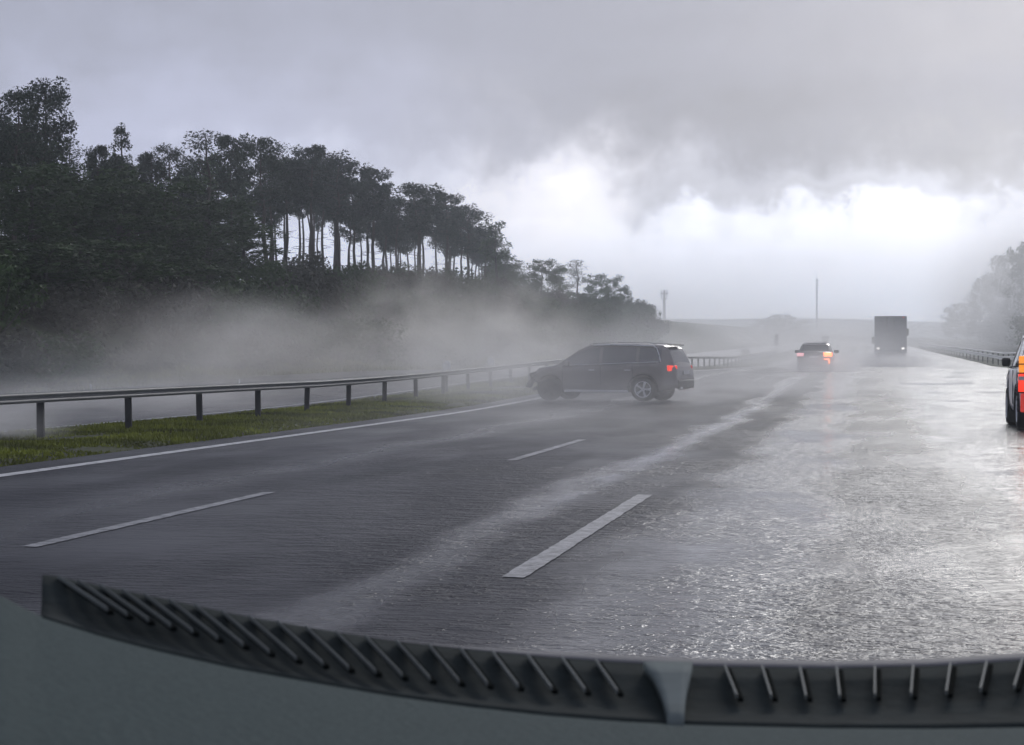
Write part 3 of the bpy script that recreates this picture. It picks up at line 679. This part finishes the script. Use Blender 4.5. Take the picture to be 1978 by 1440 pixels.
# ------------------------------------------------------------------ vehicles
def interp(tab, x): return float(np.interp(x, [a for a, _ in tab], [b_ for _, b_ in tab]))
def car(root, P, paint, glass):
    """body lofted along its length, nose towards +Y; each window its own part"""
    Lr, Lf, W2 = P['rear'], P['front'], P['W'] / 2
    ys_ = sorted(set(list(np.round(np.arange(Lr, Lf, .05), 3)) + [Lr + .01, Lr + .025, Lf - .01, Lf - .03, Lf] + list(P.get('ys', []))))
    wh = P['wheels']; Ra = P['Ra']; zc = P['R']
    rows_all = []
    for y in ys_:
        zt = interp(P['top'], y); zs = min(interp(P['belt'], y), zt - .035)
        zb = interp(P['sill'], y)
        for wy in wh:
            d = abs(y - wy)
            if d < Ra: zb = max(zb, zc + math.sqrt(Ra * Ra - d * d) - .005)
        er = max(0, 1 - (y - Lr) / P['er']); ef = max(0, 1 - (Lf - y) / P['ef'])
        wv_ = W2 * (1 - P.get('tr', .12) * er ** 2.2 - P.get('tf', .16) * ef ** 2.2)
        g_ = max(0, zt - zs); crown = .05 + .02 * (g_ < .2)
        wb = wv_ * .955; wt = wb - P['tumble'] * max(0, g_ - crown)
        H_ = lambda f_: zb + (zs - zb) * f_
        pts = [(wv_ * .93, zb), (wv_ * .985, H_(.14)), (wv_ * .995, H_(.34)), (wv_ * .985, H_(.52)), (wv_, H_(.74)), (wv_ * .985, H_(.93)), (wb, zs)]
        ze = zt - crown
        for f_ in (.5, .86): pts.append((wb + (wt - wb) * f_, zs + (ze - zs) * f_))
        pts += [(wt - .02, ze + .005), (wt * .86, zt - crown * .55), (wt * .45, zt - crown * .15), (0, zt)]
        rows_all.append(pts)
    npt = len(rows_all[0]); full = []
    for pts, y in zip(rows_all, ys_):
        full.append([(x, y, z) for x, z in pts] + [(-x, y, z) for x, z in pts[-2::-1]])
    if 'warp' in P: full = [[P['warp'](v) for v in rr_] for rr_ in full]
    nn = len(full[0])
    def which(j, i):
        y = (ys_[j] + ys_[j + 1]) / 2; ii = i if i < npt - 1 else nn - 2 - i; left = i >= npt - 1
        if ii in (6, 7):
            for k_, (a, b_) in enumerate(P['windows']):
                if a < y < b_: return ('side', k_, left)
        if ii in (10, 11) or ii == 9:
            if P['windscreen'][0] < y < P['windscreen'][1]: return ('front', 0, False)
            if P['backlight'][0] < y < P['backlight'][1] and ii != 9: return ('back', 0, False)
        return None
    bodyF = []; parts = {}
    for j in range(len(full) - 1):
        for i in range(nn - 1):
            k_ = which(j, i); f_ = (j * nn + i, (j + 1) * nn + i, (j + 1) * nn + i + 1, j * nn + i + 1)
            if k_ is None: bodyF.append(f_)
            else: parts.setdefault(k_, []).append(f_)
    VV = [v for r_ in full for v in r_]
    def sub(faces, inset=0.0, extra=None):
        ids = sorted({i for f_ in faces for i in f_}); mp = {a: b_ for b_, a in enumerate(ids)}
        vs = []
        for i in ids:
            x, y, z = VV[i]; s_ = (abs(x) - inset) / abs(x) if abs(x) > .3 else 1; vs.append((x * s_, y, z - (inset * .6 if abs(x) < .6 else 0)))
        return vs, [tuple(mp[i] for i in f_) for f_ in faces]
    bodyF.append(tuple(range(nn))[::-1]); bodyF.append(tuple((len(full) - 1) * nn + i for i in range(nn)))
    vs, fs = sub(bodyF); me = npmesh('body', vs, fs)
    b_ = bmesh.new(); b_.from_mesh(me); bmesh.ops.recalc_face_normals(b_, faces=b_.faces[:]); b_.to_mesh(me); b_.free()
    body = link('body', me, paint, root, True)
    for k_, fcs in parts.items():
        vs, fs = sub(fcs, .012); nm = {'side': 'window', 'front': 'windscreen', 'back': 'rear_window'}[k_[0]]
        me = npmesh(nm, vs, fs); b_ = bmesh.new(); b_.from_mesh(me); bmesh.ops.recalc_face_normals(b_, faces=b_.faces[:]); b_.to_mesh(me); b_.free()
        link(nm, me, glass, root, True)
    # underbody, dark
    bm = bmesh.new(); box(bm, (0, (wh[0] + wh[1]) / 2, .42), (P['W'] * .62, abs(wh[0] - wh[1]) + 2 * Ra, .3)); box(bm, (0, (Lr + Lf) / 2, .55), (P['W'] * .7, (Lf - Lr) * .9, .3))
    box(bm, (0, (wh[0] + wh[1]) / 2, .4), (P['W'] * .93, abs(wh[0] - wh[1]) - 2 * Ra - .02, .22))
    link('underbody', bm, M['black'], root)
    return body
def wheel(root, x, y, Rw, wid, side, steer=0.0, spokes=5):
    e_ = empty('wheel', (x, y, Rw)); e_.parent = root; e_.rotation_euler = (0, 0, steer)
    h_ = wid / 2; bm = bmesh.new()
    lathe(bm, [(-h_ * .8, Rw * .68), (-h_, Rw * .74), (-h_ * .98, Rw * .92), (-h_ * .7, Rw), (h_ * .7, Rw), (h_ * .98, Rw * .92), (h_, Rw * .74), (h_ * .8, Rw * .68), (-h_ * .8, Rw * .68)])
    link('tyre', bm, M['tyre'], e_, True)
    bm = bmesh.new(); lathe(bm, [(side * h_ * .78, Rw * .70), (side * h_ * .9, Rw * .69), (side * h_ * .8, Rw * .62), (side * h_ * .1, Rw * .60), (side * h_ * .1, .02)])
    link('barrel', bm, M['black'], e_, True)
    bm = bmesh.new(); lathe(bm, [(side * h_ * .80, Rw * .70), (side * h_ * .95, Rw * .68), (side * h_ * .82, Rw * .61)])
    for k_ in range(spokes):
        a = 2 * math.pi * k_ / spokes + .3
        for dd in (-.16, .16):
            rot = Matrix.Rotation(a + dd * .5, 3, 'X'); box(bm, rot @ Vector((side * h_ * .78, 0, Rw * .36)), (.03, Rw * .11, Rw * .56), rot, bev=.006)
    tube(bm, (side * h_ * .6, 0, 0), (side * h_ * .9, 0, 0), Rw * .16, Rw * .12, 12)
    link('rim', bm, M['alloy'], e_)
    return e_
def boxpart(name, c, s, mat, root, rot=None, bev=.015, smooth=False):
    bm = bmesh.new(); box(bm, c, s, rot, bev); return link(name, bm, mat, root, smooth)

# --- the crashed SUV, broadside on
rw = at_y(1243, 782, 58.1); hd = Vector((-.977, .213, 0)).normalized()      # heading of the car
rz = math.atan2(-hd.x, hd.y)
side_l = Vector((-hd.y, hd.x, 0))                                            # the car's left
WB = 2.86
mid_ = Vector((rw.x, rw.y, 0)) + hd * (WB / 2) - side_l * .88
suv = empty('suv', (mid_.x, mid_.y, gz(mid_.y) + .0), rz); suv.scale = (1, 1, .95)
tag(suv, 'grey crashed SUV broadside across the lanes with torn front end and one lit tail lamp', 'car')
def crush(v):
    x, y, z = v
    f_ = max(0.0, (y - 1.62) / .45)
    if f_ > 0:
        n_ = mnoise.noise_vector(Vector((x * 3.1, y * 6, z * 5))) * .12 * f_
        y -= .10 * f_ * (.5 + abs(x)) - n_.y; x += n_.x * .7; z += n_.z * 1.1 - .02 * f_
        if z < .72: y -= .42 * f_ * (.72 - z) / .4
    return (x, y, z)
P = dict(rear=-2.40, front=2.08, W=1.92, R=.36, Ra=.43, wheels=(1.43, -1.43), er=.55, ef=.7, tr=.13, tf=.2, tumble=.30,
         top=[(-2.40, .78), (-2.385, .98), (-2.33, 1.10), (-2.20, 1.40), (-2.08, 1.62), (-1.95, 1.69), (-1.2, 1.735), (-.2, 1.745), (.25, 1.70), (.55, 1.57), (1.05, 1.22), (1.22, 1.12), (1.6, 1.06), (1.95, .98), (2.08, .84)],
         belt=[(-2.4, .70), (-2.33, 1.03), (-1.9, 1.15), (-1.2, 1.13), (.9, 1.04), (1.3, 1.0), (2.0, .88), (2.08, .74)],
         sill=[(-2.4, .42), (-2.2, .34), (-1.8, .30), (1.2, .27), (1.8, .30), (2.08, .42)],
         windows=[(-1.93, -1.30), (-1.22, -.22), (-.12, .93)], windscreen=(.40, 1.14), backlight=(-2.30, -2.02), warp=crush)
body = car(suv, P, M['paint_grey'], M['glass_clear'])
for s_ in (-1, 1):
    wheel(suv, s_ * .84, -1.43, .36, .25, s_); w_ = wheel(suv, s_ * .80, 1.42, .36, .25, s_, .45 if s_ < 0 else .3)
    for c_ in w_.children:
        if c_.name.startswith('rim'): c_.data.materials.clear(); c_.data.materials.append(M['post'])  # front rims darkened: dirt, and the shade around the wheels put into the colour
# left flank is x<0 (nose +Y): chrome window trim that kicks up at the rear, silver sill strip, roof rail
def strip_along(name, pts, r_, mat, root, n=6):
    bm = bmesh.new()
    for a, b_ in zip(pts, pts[1:]): tube(bm, a, b_, r_, r_, n, True)
    return link(name, bm, mat, root, True)
for s_ in (-1, 1):
    strip_along('window_trim', [(s_ * .936, .98, 1.06), (s_ * .937, .2, 1.095), (s_ * .937, -1.2, 1.15), (s_ * .925, -1.88, 1.17)], .014, M['chrome'], suv)
    strip_along('window_trim', [(s_ * .922, -1.94, 1.17), (s_ * .875, -1.90, 1.34), (s_ * .80, -1.80, 1.57), (s_ * .775, -1.70, 1.645), (s_ * .76, -.4, 1.69), (s_ * .775, .1, 1.67)], .018, M['chrome'], suv)
    strip_along('roof_rail', [(s_ * .70, -1.75, 1.70), (s_ * .69, -1.6, 1.735), (s_ * .68, -.6, 1.75), (s_ * .69, .15, 1.73), (s_ * .70, .25, 1.69)], .014, M['galv'], suv)
    boxpart('sill_trim', (s_ * .915, -.02, .30), (.06, 1.92, .075), M['chrome'], suv)
    m_ = boxpart('mirror', (s_ * 1.05, .82, 1.12), (.22, .12, .15), M['paint_grey'], suv, bev=.035, smooth=True)
    for yy_ in (-.17, .98, -1.12):
        boxpart('door_seam', (s_ * .955, yy_, .74), (.012, .012, .64), M['black'], suv, bev=0)
    for yy_ in (-.98, .10): boxpart('door_handle', (s_ * .965, yy_, .93), (.03, .18, .03), M['chrome'], suv, bev=.008)
    strip_along('arch_trim', [(s_ * .965, -1.43 + math.cos(a) * .445, .36 + math.sin(a) * .445) for a in np.linspace(.1, 3.04, 14)], .022, M['black'], suv)
    tl = boxpart('tail_light', (s_ * .80, -2.23, .985), (.30, .16, .17), M['lamp_red'] if s_ < 0 else M['lamp_red_lo'], suv, Matrix.Rotation(s_ * .62, 3, 'Z'), .03, True)
    if s_ < 0: tag(tl, 'lit red tail lamp')
boxpart('rear_bumper', (0, -2.36, .52), (1.55, .14, .26), M['black'], suv, bev=.05, smooth=True)
boxpart('number_plate', (0, -2.415, .86), (.52, .02, .11), M['plate'], suv, bev=.004)
boxpart('spoiler', (0, -2.10, 1.69), (1.15, .16, .03), M['black'], suv, Matrix.Rotation(.15, 3, 'X'), .012)
boxpart('exhaust', (-.55, -2.42, .40), (.16, .08, .07), M['chrome'], suv, bev=.01)
# wreckage of the nose
fb = boxpart('front_bumper', (-.55, 2.13, .50), (.75, .06, .22), M['black'], suv, Matrix.Rotation(.55, 3, 'Z') @ Matrix.Rotation(.5, 3, 'X'), .02)
tag(fb, 'torn front bumper hanging loose')
rr2 = random.Random(3)
bm = bmesh.new()
for k_ in range(13):
    rot = Matrix.Rotation(rr2.uniform(-1.2, 1.2), 3, 'X') @ Matrix.Rotation(rr2.uniform(-1, 1), 3, 'Z')
    box(bm, (rr2.uniform(-.9, .4), 2.02 + rr2.uniform(-.06, .20), rr2.uniform(.32, .85)), (rr2.uniform(.08, .3), rr2.uniform(.02, .06), rr2.uniform(.06, .25)), rot, .006)
link('broken_grille', bm, M['black'], suv)
boxpart('headlight', (-.70, 1.93, .80), (.3, .28, .14), M['glass'], suv, Matrix.Rotation(.5, 3, 'Z') @ Matrix.Rotation(-.3, 3, 'X'), .03, True)

# --- the car ahead with orange lit lamps
p = at_y(1575, 700, 105.5); cz_ = gz(105.5)
c2 = empty('sedan', (p.x, 107.6, cz_), -.02)
tag(c2, 'small dark car with silver roof and orange lit tail lamp, driving away through spray', 'car')
P2 = dict(rear=-2.15, front=2.15, W=1.76, R=.31, Ra=.37, wheels=(1.32, -1.30), er=.5, ef=.7, tr=.12, tf=.2, tumble=.34,
          top=[(-2.15, .70), (-2.12, .90), (-2.02, .99), (-1.75, 1.05), (-1.15, 1.37), (-.9, 1.43), (-.1, 1.47), (.3, 1.42), (.95, 1.03), (1.6, .93), (2.1, .80), (2.15, .62)],
          belt=[(-2.15, .62), (-2.05, .90), (-1.2, .97), (1.0, .90), (2.1, .72), (2.15, .55)], sill=[(-2.15, .36), (-1.8, .24), (1.7, .24), (2.15, .36)],
          windows=[(-1.5, -1.05), (-.98, -.1), (-.02, .85)], windscreen=(.32, .98), backlight=(-1.72, -1.02))
car(c2, P2, M['paint_dark'], M['glass'])
for s_ in (-1, 1):
    for y_ in (1.32, -1.30): wheel(c2, s_ * .78, y_, .31, .2, s_)
    boxpart('mirror', (s_ * 1.0, .62, 1.02), (.26, .1, .16), M['black'], c2, bev=.03)
boxpart('roof_panel', (0, -.4, 1.466), (1.12, 1.0, .022), M['paint_silver'], c2, bev=.008)
boxpart('rear_glass_frame', (0, -1.14, 1.385), (1.12, .10, .03), M['paint_silver'], c2, Matrix.Rotation(.4, 3, 'X'), .01)
tag(boxpart('tail_light', (-.70, -2.05, .86), (.34, .16, .16), M['lamp_pink'], c2, Matrix.Rotation(-.35, 3, 'Z'), .02), 'pale pinkish lit tail lamp')
tag(boxpart('tail_light', (.66, -2.06, .86), (.42, .16, .20), M['lamp_hot'], c2, Matrix.Rotation(.35, 3, 'Z'), .02), 'bright orange lit tail lamp')
boxpart('reflector', (.62, -2.13, .52), (.30, .06, .28), M['lamp_hot'], c2)  # glows by itself: the lamp's orange glow below it, added as emission
boxpart('rear_bumper', (0, -2.13, .48), (1.4, .12, .24), M['paint_dark'], c2, bev=.04)
boxpart('number_plate', (0, -2.165, .74), (.5, .02, .11), M['plate'], c2, bev=.003)

# --- the white car cut by the right edge of the photo
c3 = empty('suv', (3.77, 38.9 + 2.3, gz(40)), 0)
tag(c3, 'white tall car cut off by the right photo edge, tail lamps red and amber', 'car')
P3 = dict(rear=-2.3, front=2.3, W=1.90, R=.37, Ra=.44, wheels=(1.40, -1.36), er=.45, ef=.7, tr=.09, tf=.2, tumble=.26,
          top=[(-2.3, .82), (-2.285, 1.10), (-2.22, 1.40), (-2.1, 1.74), (-1.95, 1.82), (-1.0, 1.86), (-.1, 1.85), (.35, 1.76), (1.15, 1.24), (1.5, 1.17), (2.2, 1.02), (2.3, .80)],
          belt=[(-2.3, .72), (-2.25, 1.10), (-1.2, 1.16), (1.1, 1.10), (2.2, .92), (2.3, .7)], sill=[(-2.3, .44), (-2.0, .32), (1.8, .30), (2.3, .42)],
          windows=[(-1.95, -1.25), (-1.16, -.15), (-.05, 1.0)], windscreen=(.45, 1.16), backlight=(-2.21, -2.0))
car(c3, P3, M['paint_white'], M['glass'])
for s_ in (-1, 1):
    for y_ in (1.40, -1.36): wheel(c3, s_ * .84, y_, .37, .25, s_)
    boxpart('mirror', (s_ * 1.0, .95, 1.24), (.17, .14, .17), M['black'], c3, bev=.05, smooth=True)
    strip_along('window_trim', [(s_ * .925, -1.9, 1.19), (s_ * .925, 1.0, 1.135)], .014, M['black'], c3)
    for yy_ in (-.1, 1.05, -1.2): boxpart('door_seam', (s_ * .945, yy_, .76), (.014, .014, .66), M['black'], c3, bev=0)
    strip_along('arch_trim', [(s_ * .955, -1.36 + math.cos(a) * .455, .37 + math.sin(a) * .455) for a in np.linspace(-.1, 3.24, 16)], .03, M['black'], c3)
    boxpart('tail_light', (s_ * .85, -2.20, 1.20), (.22, .26, .32), M['lamp_amber'], c3, Matrix.Rotation(s_ * .3, 3, 'Z'), .03, True)
    boxpart('brake_light', (s_ * .86, -2.20, .86), (.22, .26, .35), M['lamp_red'], c3, Matrix.Rotation(s_ * .3, 3, 'Z'), .03, True)
    for zz_ in (1.045, 1.21, .69): boxpart('lamp_trim', (s_ * .865, -2.205, zz_), (.23, .27, .022), M['black'], c3, Matrix.Rotation(s_ * .3, 3, 'Z'), .003)
    boxpart('reversing_light', (s_ * .86, -2.215, .95), (.20, .26, .07), M['plate'], c3, Matrix.Rotation(s_ * .3, 3, 'Z'), .006)
    boxpart('tail_glow', (s_ * .83, -2.24, .50), (.24, .22, .34), M['lamp_red_lo'], c3, bev=.02)  # added glowing block for the tail lamp's red-brown glow reaching down the bumper
boxpart('rear_bumper', (0, -2.27, .50), (1.6, .16, .30), M['black'], c3, bev=.05, smooth=True)
boxpart('number_plate', (0, -2.335, .8), (.52, .02, .11), M['plate'], c3, bev=.003)

# --- the lorry
p = at_y(1722, 700, 168); z0 = gz(170)
tr = empty('truck', (p.x, 175, z0), -.01)
tag(tr, 'tall grey box lorry driving away ahead in the spray', 'truck')
boxpart('cargo_box', (0, 0, 2.52), (2.5, 13.4, 2.95), M['trailer'], tr, bev=.03)
for s_ in (-1, 1):
    boxpart('rear_door', (s_ * .61, -6.73, 2.50), (1.17, .05, 2.74), M['trailer'], tr, bev=.012)
    boxpart('door_frame', (s_ * 1.235, -6.735, 2.5), (.07, .07, 2.96), M['trailer_frame'], tr, bev=.008)
    for q_ in (.28, .85): strip_along('locking_bar', [(s_ * q_, -6.79, 1.12), (s_ * q_, -6.79, 3.85)], .02, M['trailer_frame'], tr)
    boxpart('tail_light', (s_ * .98, -6.79, 1.42), (.20, .08, .12), M['lamp_white'], tr, bev=.01)
    boxpart('mud_flap', (s_ * .95, -5.9, .55), (.55, .02, .6), M['black'], tr, bev=.004)
    for y_ in (-5.2, -3.9, -2.6, 6.6): wheel(tr, s_ * 1.05, y_, .5, .34, s_)
    boxpart('mirror', (s_ * 1.46, 8.3, 2.9 if s_ > 0 else 2.2), (.26, .14, .62), M['black'], tr, bev=.03)
boxpart('door_frame', (0, -6.735, 3.96), (2.5, .08, .10), M['trailer_frame'], tr, bev=.008)
boxpart('underrun_bar', (0, -6.6, .62), (2.3, .1, .14), M['trailer_frame'], tr, bev=.01)
boxpart('chassis', (0, 0, .90), (1.0, 13.2, .28), M['black'], tr, bev=.01)
boxpart('cab', (0, 8.2, 2.15), (2.45, 2.2, 2.9), M['paint_dark'], tr, bev=.12)
boxpart('marker_light', (1.0, -6.78, 3.9), (.1, .06, .08), M['lamp_red_lo'], tr, bev=.006)

# ------------------------------------------------------------------ windscreen reflection of the dash top, built as a solid object near the camera
dash = empty('dashboard_reflection', tuple(at_depth(989, 1440, 1.0)))
tag(dash, 'dark windscreen reflection of a dash top with a long curved defroster vent, built solid', 'dashboard_reflection')
TOPC = [(60, 1108), (105, 1113), (200, 1133), (300, 1153), (450, 1186), (600, 1213), (750, 1237), (900, 1254), (1050, 1269), (1200, 1280), (1350, 1287), (1600, 1291), (1800, 1287), (2000, 1274), (2300, 1240)]
BOTC = [(60, 1180), (80, 1190), (200, 1228), (300, 1254), (450, 1288), (600, 1315), (750, 1341), (900, 1362), (1050, 1379), (1200, 1391), (1350, 1398), (1600, 1404), (1800, 1405), (2000, 1402), (2300, 1390)]
DT, DB = 1.16, 1.05
xi = lambda tab, x: float(np.interp(x, [a for a, _ in tab], [b_ for _, b_ in tab]))
def addw(name, bm, mat, smooth=False):
    o = link(name, bm, mat, None, smooth); o.parent = dash; o.matrix_parent_inverse = Matrix.Translation(-dash.location); return o
def sheet(rows, thick, name, mat, smooth=True):
    bm = bmesh.new(); vr = [[bm.verts.new(p_) for p_ in row] for row in rows]
    for a, b_ in zip(vr, vr[1:]):
        for i in range(len(a) - 1): bm.faces.new((a[i], a[i + 1], b_[i + 1], b_[i]))
    bmesh.ops.recalc_face_normals(bm, faces=bm.faces[:])
    bmesh.ops.solidify(bm, geom=bm.faces[:], thickness=thick)
    return addw(name, bm, mat, smooth)
X_ = [82 + i * 24 for i in range(93)]
rows = []
for f_ in (0, .15, .35, .6, .85, 1):
    rows.append([at_depth(x, xi(TOPC, x) * (1 - f_) + xi(BOTC, x) * f_, DT + (DB - DT) * f_) - Vector((0, 0, .006 * math.sin(math.pi * f_))) for x in X_])
# the slot narrows to a rounded tip on the left
sheet(rows, .004, 'vent', M['vent'])
X2 = [-260 + i * 30 for i in range(88)]
def botx(x):
    return xi(BOTC, x) if x > 80 else 1190 - 22 * sst(0, 90, 80 - x) - (80 - x) * .22
rows = [[at_depth(x, botx(x) + dy, DB - dd) for x in X2] for dy, dd in ((0, -.006), (3, .0), (10, .03), (40, .10), (90, .19), (170, .30), (330, .45), (600, .55))]
sheet(rows, .006, 'panel', M['dash'])
rows = [[at_depth(x, xi(TOPC, x) + dy * sst(700, 1250, x) - .5, DT + dd) for x in X_ if x > 700] for dy, dd in ((-14, .02), (-7, .012), (0, .0))]
sheet(rows, .003, 'lip', M['lip'])
FIN = [112, 150, 192, 235, 278, 326, 376, 427, 480, 535, 590, 648, 705, 765, 827, 888, 950, 1018, 1085, 1150, 1400, 1472, 1545, 1616, 1690, 1764, 1836, 1906, 1975]
for x in FIN:
    yt = xi(TOPC, x); sl = float(np.interp(x, [100, 500, 900, 1150, 1470, 1690, 1975], [95, 92, 52, 42, 18, 0, -16])); ln = float(np.interp(x, [100, 500, 1150, 1978], [62, 82, 60, 52]))
    bm = bmesh.new(); pts = []
    for k_ in range(6):
        f_ = k_ / 5; yy_ = yt - 4 + ln * f_; q_ = (yy_ - yt) / (xi(BOTC, x) - yt)
        pts.append(at_depth(x + sl * f_, yy_, DT + (DB - DT) * q_ - .008 + .004 * f_))
    w0 = .0003 if x < 900 else .00045
    for a, b_ in zip(pts, pts[1:]):
        # thin upright blade
        up_ = Vector((0, 0, 1)) * .0022; rt_ = RT * w0
        vv = [bm.verts.new(v_) for v_ in (a - rt_, a + rt_, b_ + rt_, b_ - rt_, a - rt_ - up_, a + rt_ - up_, b_ + rt_ - up_, b_ - rt_ - up_)]
        for q4 in ((0, 1, 2, 3), (7, 6, 5, 4), (0, 4, 5, 1), (1, 5, 6, 2), (2, 6, 7, 3), (3, 7, 4, 0)): bm.faces.new([vv[i] for i in q4])
    bmesh.ops.remove_doubles(bm, verts=bm.verts[:], dist=1e-5)
    addw('fin', bm, M['fin'])
    bm = bmesh.new(); off_ = RT * .0022 - Vector((0, 0, .002))     # solid black bar beside each fin, the gap's shade put into its colour
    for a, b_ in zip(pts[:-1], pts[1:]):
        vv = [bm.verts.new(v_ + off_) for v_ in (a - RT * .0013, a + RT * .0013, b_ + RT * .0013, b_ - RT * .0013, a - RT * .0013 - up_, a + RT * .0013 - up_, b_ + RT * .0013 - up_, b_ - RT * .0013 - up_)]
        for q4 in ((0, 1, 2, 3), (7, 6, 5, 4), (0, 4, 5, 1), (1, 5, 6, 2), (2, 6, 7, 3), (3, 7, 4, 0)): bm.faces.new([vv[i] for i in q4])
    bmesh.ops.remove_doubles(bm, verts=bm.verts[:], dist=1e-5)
    addw('slot_shade', bm, M['slot_shade'])
rows = []
for f_ in (0, .2, .5, .8, 1.0):
    yy_ = 1278 + (1396 - 1278) * f_; xl = 1243 + (1288 - 1243) * min(1, f_ * 1.4) ** .7; xr = 1338 - (1338 - 1322) * min(1, f_ * 1.6)
    rows.append([at_depth(xl + (xr - xl) * s_, yy_, DT + (DB - DT) * f_ - .012) for s_ in (0, .25, .5, .75, 1)])
sheet(rows, .006, 'divider', M['divider'])

# ------------------------------------------------------------------ air: even haze, and spray clouds thrown up by the cars
def vol(name, color, dens, aniso=.75):
    m = bpy.data.materials.new(name); m.use_nodes = True; t = m.node_tree; t.nodes.clear()
    o = N(t, 'ShaderNodeOutputMaterial'); v = N(t, 'ShaderNodeVolumePrincipled'); v.inputs['Color'].default_value = (*color, 1); v.inputs['Density'].default_value = dens
    v.inputs['Anisotropy'].default_value = aniso; t.links.new(v.outputs[0], o.inputs['Volume']); return m, t, v
bm = bmesh.new(); box(bm, (0, 1040, 30), (3000, 2200, 66)); HZ = link('haze', bm, vol('haze_air', (.86, .92, 1.0), .0007)[0])
tag(HZ, 'thin even rain haze filling the air over the road', 'haze', kind='stuff')
def spray(c, s, dens, label, seed, thr=.42, nscale=1.6, color=(.95, .95, .97), rz_=0.0):
    bm = bmesh.new(); bmesh.ops.create_icosphere(bm, subdivisions=3, radius=1.0)
    for v_ in bm.verts: v_.co *= 1.0 + .12 * mnoise.noise(v_.co * 1.7 + Vector((seed, 0, 0)))
    m, t, v = vol('spray_air', color, dens, .6)
    g = N(t, 'ShaderNodeTexCoord'); ln_ = N(t, 'ShaderNodeVectorMath', operation='LENGTH'); t.links.new(g.outputs['Object'], ln_.inputs[0])
    mr = N(t, 'ShaderNodeMapRange', interpolation_type='SMOOTHSTEP'); mr.inputs['From Min'].default_value = .92; mr.inputs['From Max'].default_value = .1; t.links.new(ln_.outputs['Value'], mr.inputs['Value'])
    mp = N(t, 'ShaderNodeMapping'); t.links.new(g.outputs['Object'], mp.inputs[0]); mp.inputs['Location'].default_value = (seed * 1.7, seed * .3, 0)
    mx = max(s); mp.inputs['Scale'].default_value = (s[0] / mx * 2.2 + .6, s[1] / mx * 2.2 + .6, s[2] / mx * 2.2 + .8)
    q = N(t, 'ShaderNodeTexNoise'); q.inputs['Scale'].default_value = nscale; q.inputs['Detail'].default_value = 4; q.inputs['Roughness'].default_value = .6; q.inputs['Distortion'].default_value = .5; t.links.new(mp.outputs[0], q.inputs['Vector'])
    mn = N(t, 'ShaderNodeMapRange', interpolation_type='SMOOTHSTEP'); mn.inputs['From Min'].default_value = thr - .14; mn.inputs['From Max'].default_value = thr + .2; t.links.new(q.outputs['Fac'], mn.inputs['Value'])
    d = mth(t, 'MULTIPLY', mth(t, 'MULTIPLY', mr.outputs[0], mn.outputs[0]), dens); t.links.new(d, v.inputs['Density'])
    o = link('spray_cloud', bm, m); o.location = c; o.scale = s; o.rotation_euler = (0, 0, rz_)
    tag(o, label, 'spray', kind='stuff'); return o
sp = suv.location
spray((sp.x - 1.5, sp.y - 3.0, .6), (8.0, 5.0, 2.2), .17, 'low spray thrown up around the wheels of the crashed car', 1, thr=.40)
spray((sp.x - 4.5, sp.y + 4.5, .9), (4.5, 7.0, 2.6), .12, 'dense spray in front of the torn nose of the crashed car', 12, thr=.42)
spray((sp.x + 5.0, sp.y + 6, .7), (6.5, 14.0, 2.1), .085, 'spray trailing behind the crashed car', 2)
spray((-20.2, 66, 1.3), (6.0, 24, 2.9), .085, 'bank of mist rolling along just behind the left guardrail', 3, thr=.47, color=(.96, .94, .93))
spray((-19, 88, 2.6), (5, 9, 4.2), .13, 'billow of mist rising over the rail in front of the bank', 21, thr=.5, color=(.96, .94, .92))
spray((-17.5, 106, 2.8), (5, 10, 4.6), .12, 'second billow of mist, higher, nearer the crashed car', 22, thr=.5, color=(.96, .94, .92))
spray((-22, 72, 1.8), (4.5, 8, 2.8), .09, 'thin left billow of mist above the oncoming road', 23, thr=.5, color=(.93, .95, .96))
spray((-25, 130, 2.2), (11, 40, 5.2), .034, 'tall drifting mist in front of the left wood', 4, thr=.47, color=(.96, .94, .92))
spray((-24, 60, .6), (7, 20, 2.0), .022, 'blue grey mist at the foot of the bank, far left', 5, color=(.85, .93, 1.0))
spray((-20, 195, 2.0), (14, 55, 6.5), .018, 'mist hanging before the lower end of the left wood', 6, thr=.40)
spray((c2.location.x + .3, 104.5, .75), (3.0, 6.5, 1.15), .42, 'spray behind the small car with orange lights', 7, thr=.28)
spray((tr.location.x, 164, gz(164) + .35), (4.0, 14, 1.0), .30, 'spray behind the lorry wheels', 8, thr=.28)
spray((-3, 160, 1.8), (15, 72, 4.5), .022, 'mist over the far lanes', 9, thr=.3)
spray((-19.5, 50, .2), (5.5, 20, 1.0), .10, 'low bright spray on the oncoming road behind the left guardrail', 14, thr=.40)
spray((-13.6, 31.0, .25), (1.5, 2.6, .55), .5, 'small white puff of spray at the left photo edge under the guardrail', 15, thr=.36)
spray((-6, 42, .1), (6.0, 22, 1.15), .055, 'thin film of spray drifting over the left lanes', 13, thr=.48)
spray((24, 290, 7), (22, 130, 20), .022, 'pale mist in front of the right wood', 10, thr=.2)
spray((-40, 480, 8), (130, 130, 34), .006, 'pale rain mist before the far hills', 11, thr=.15)
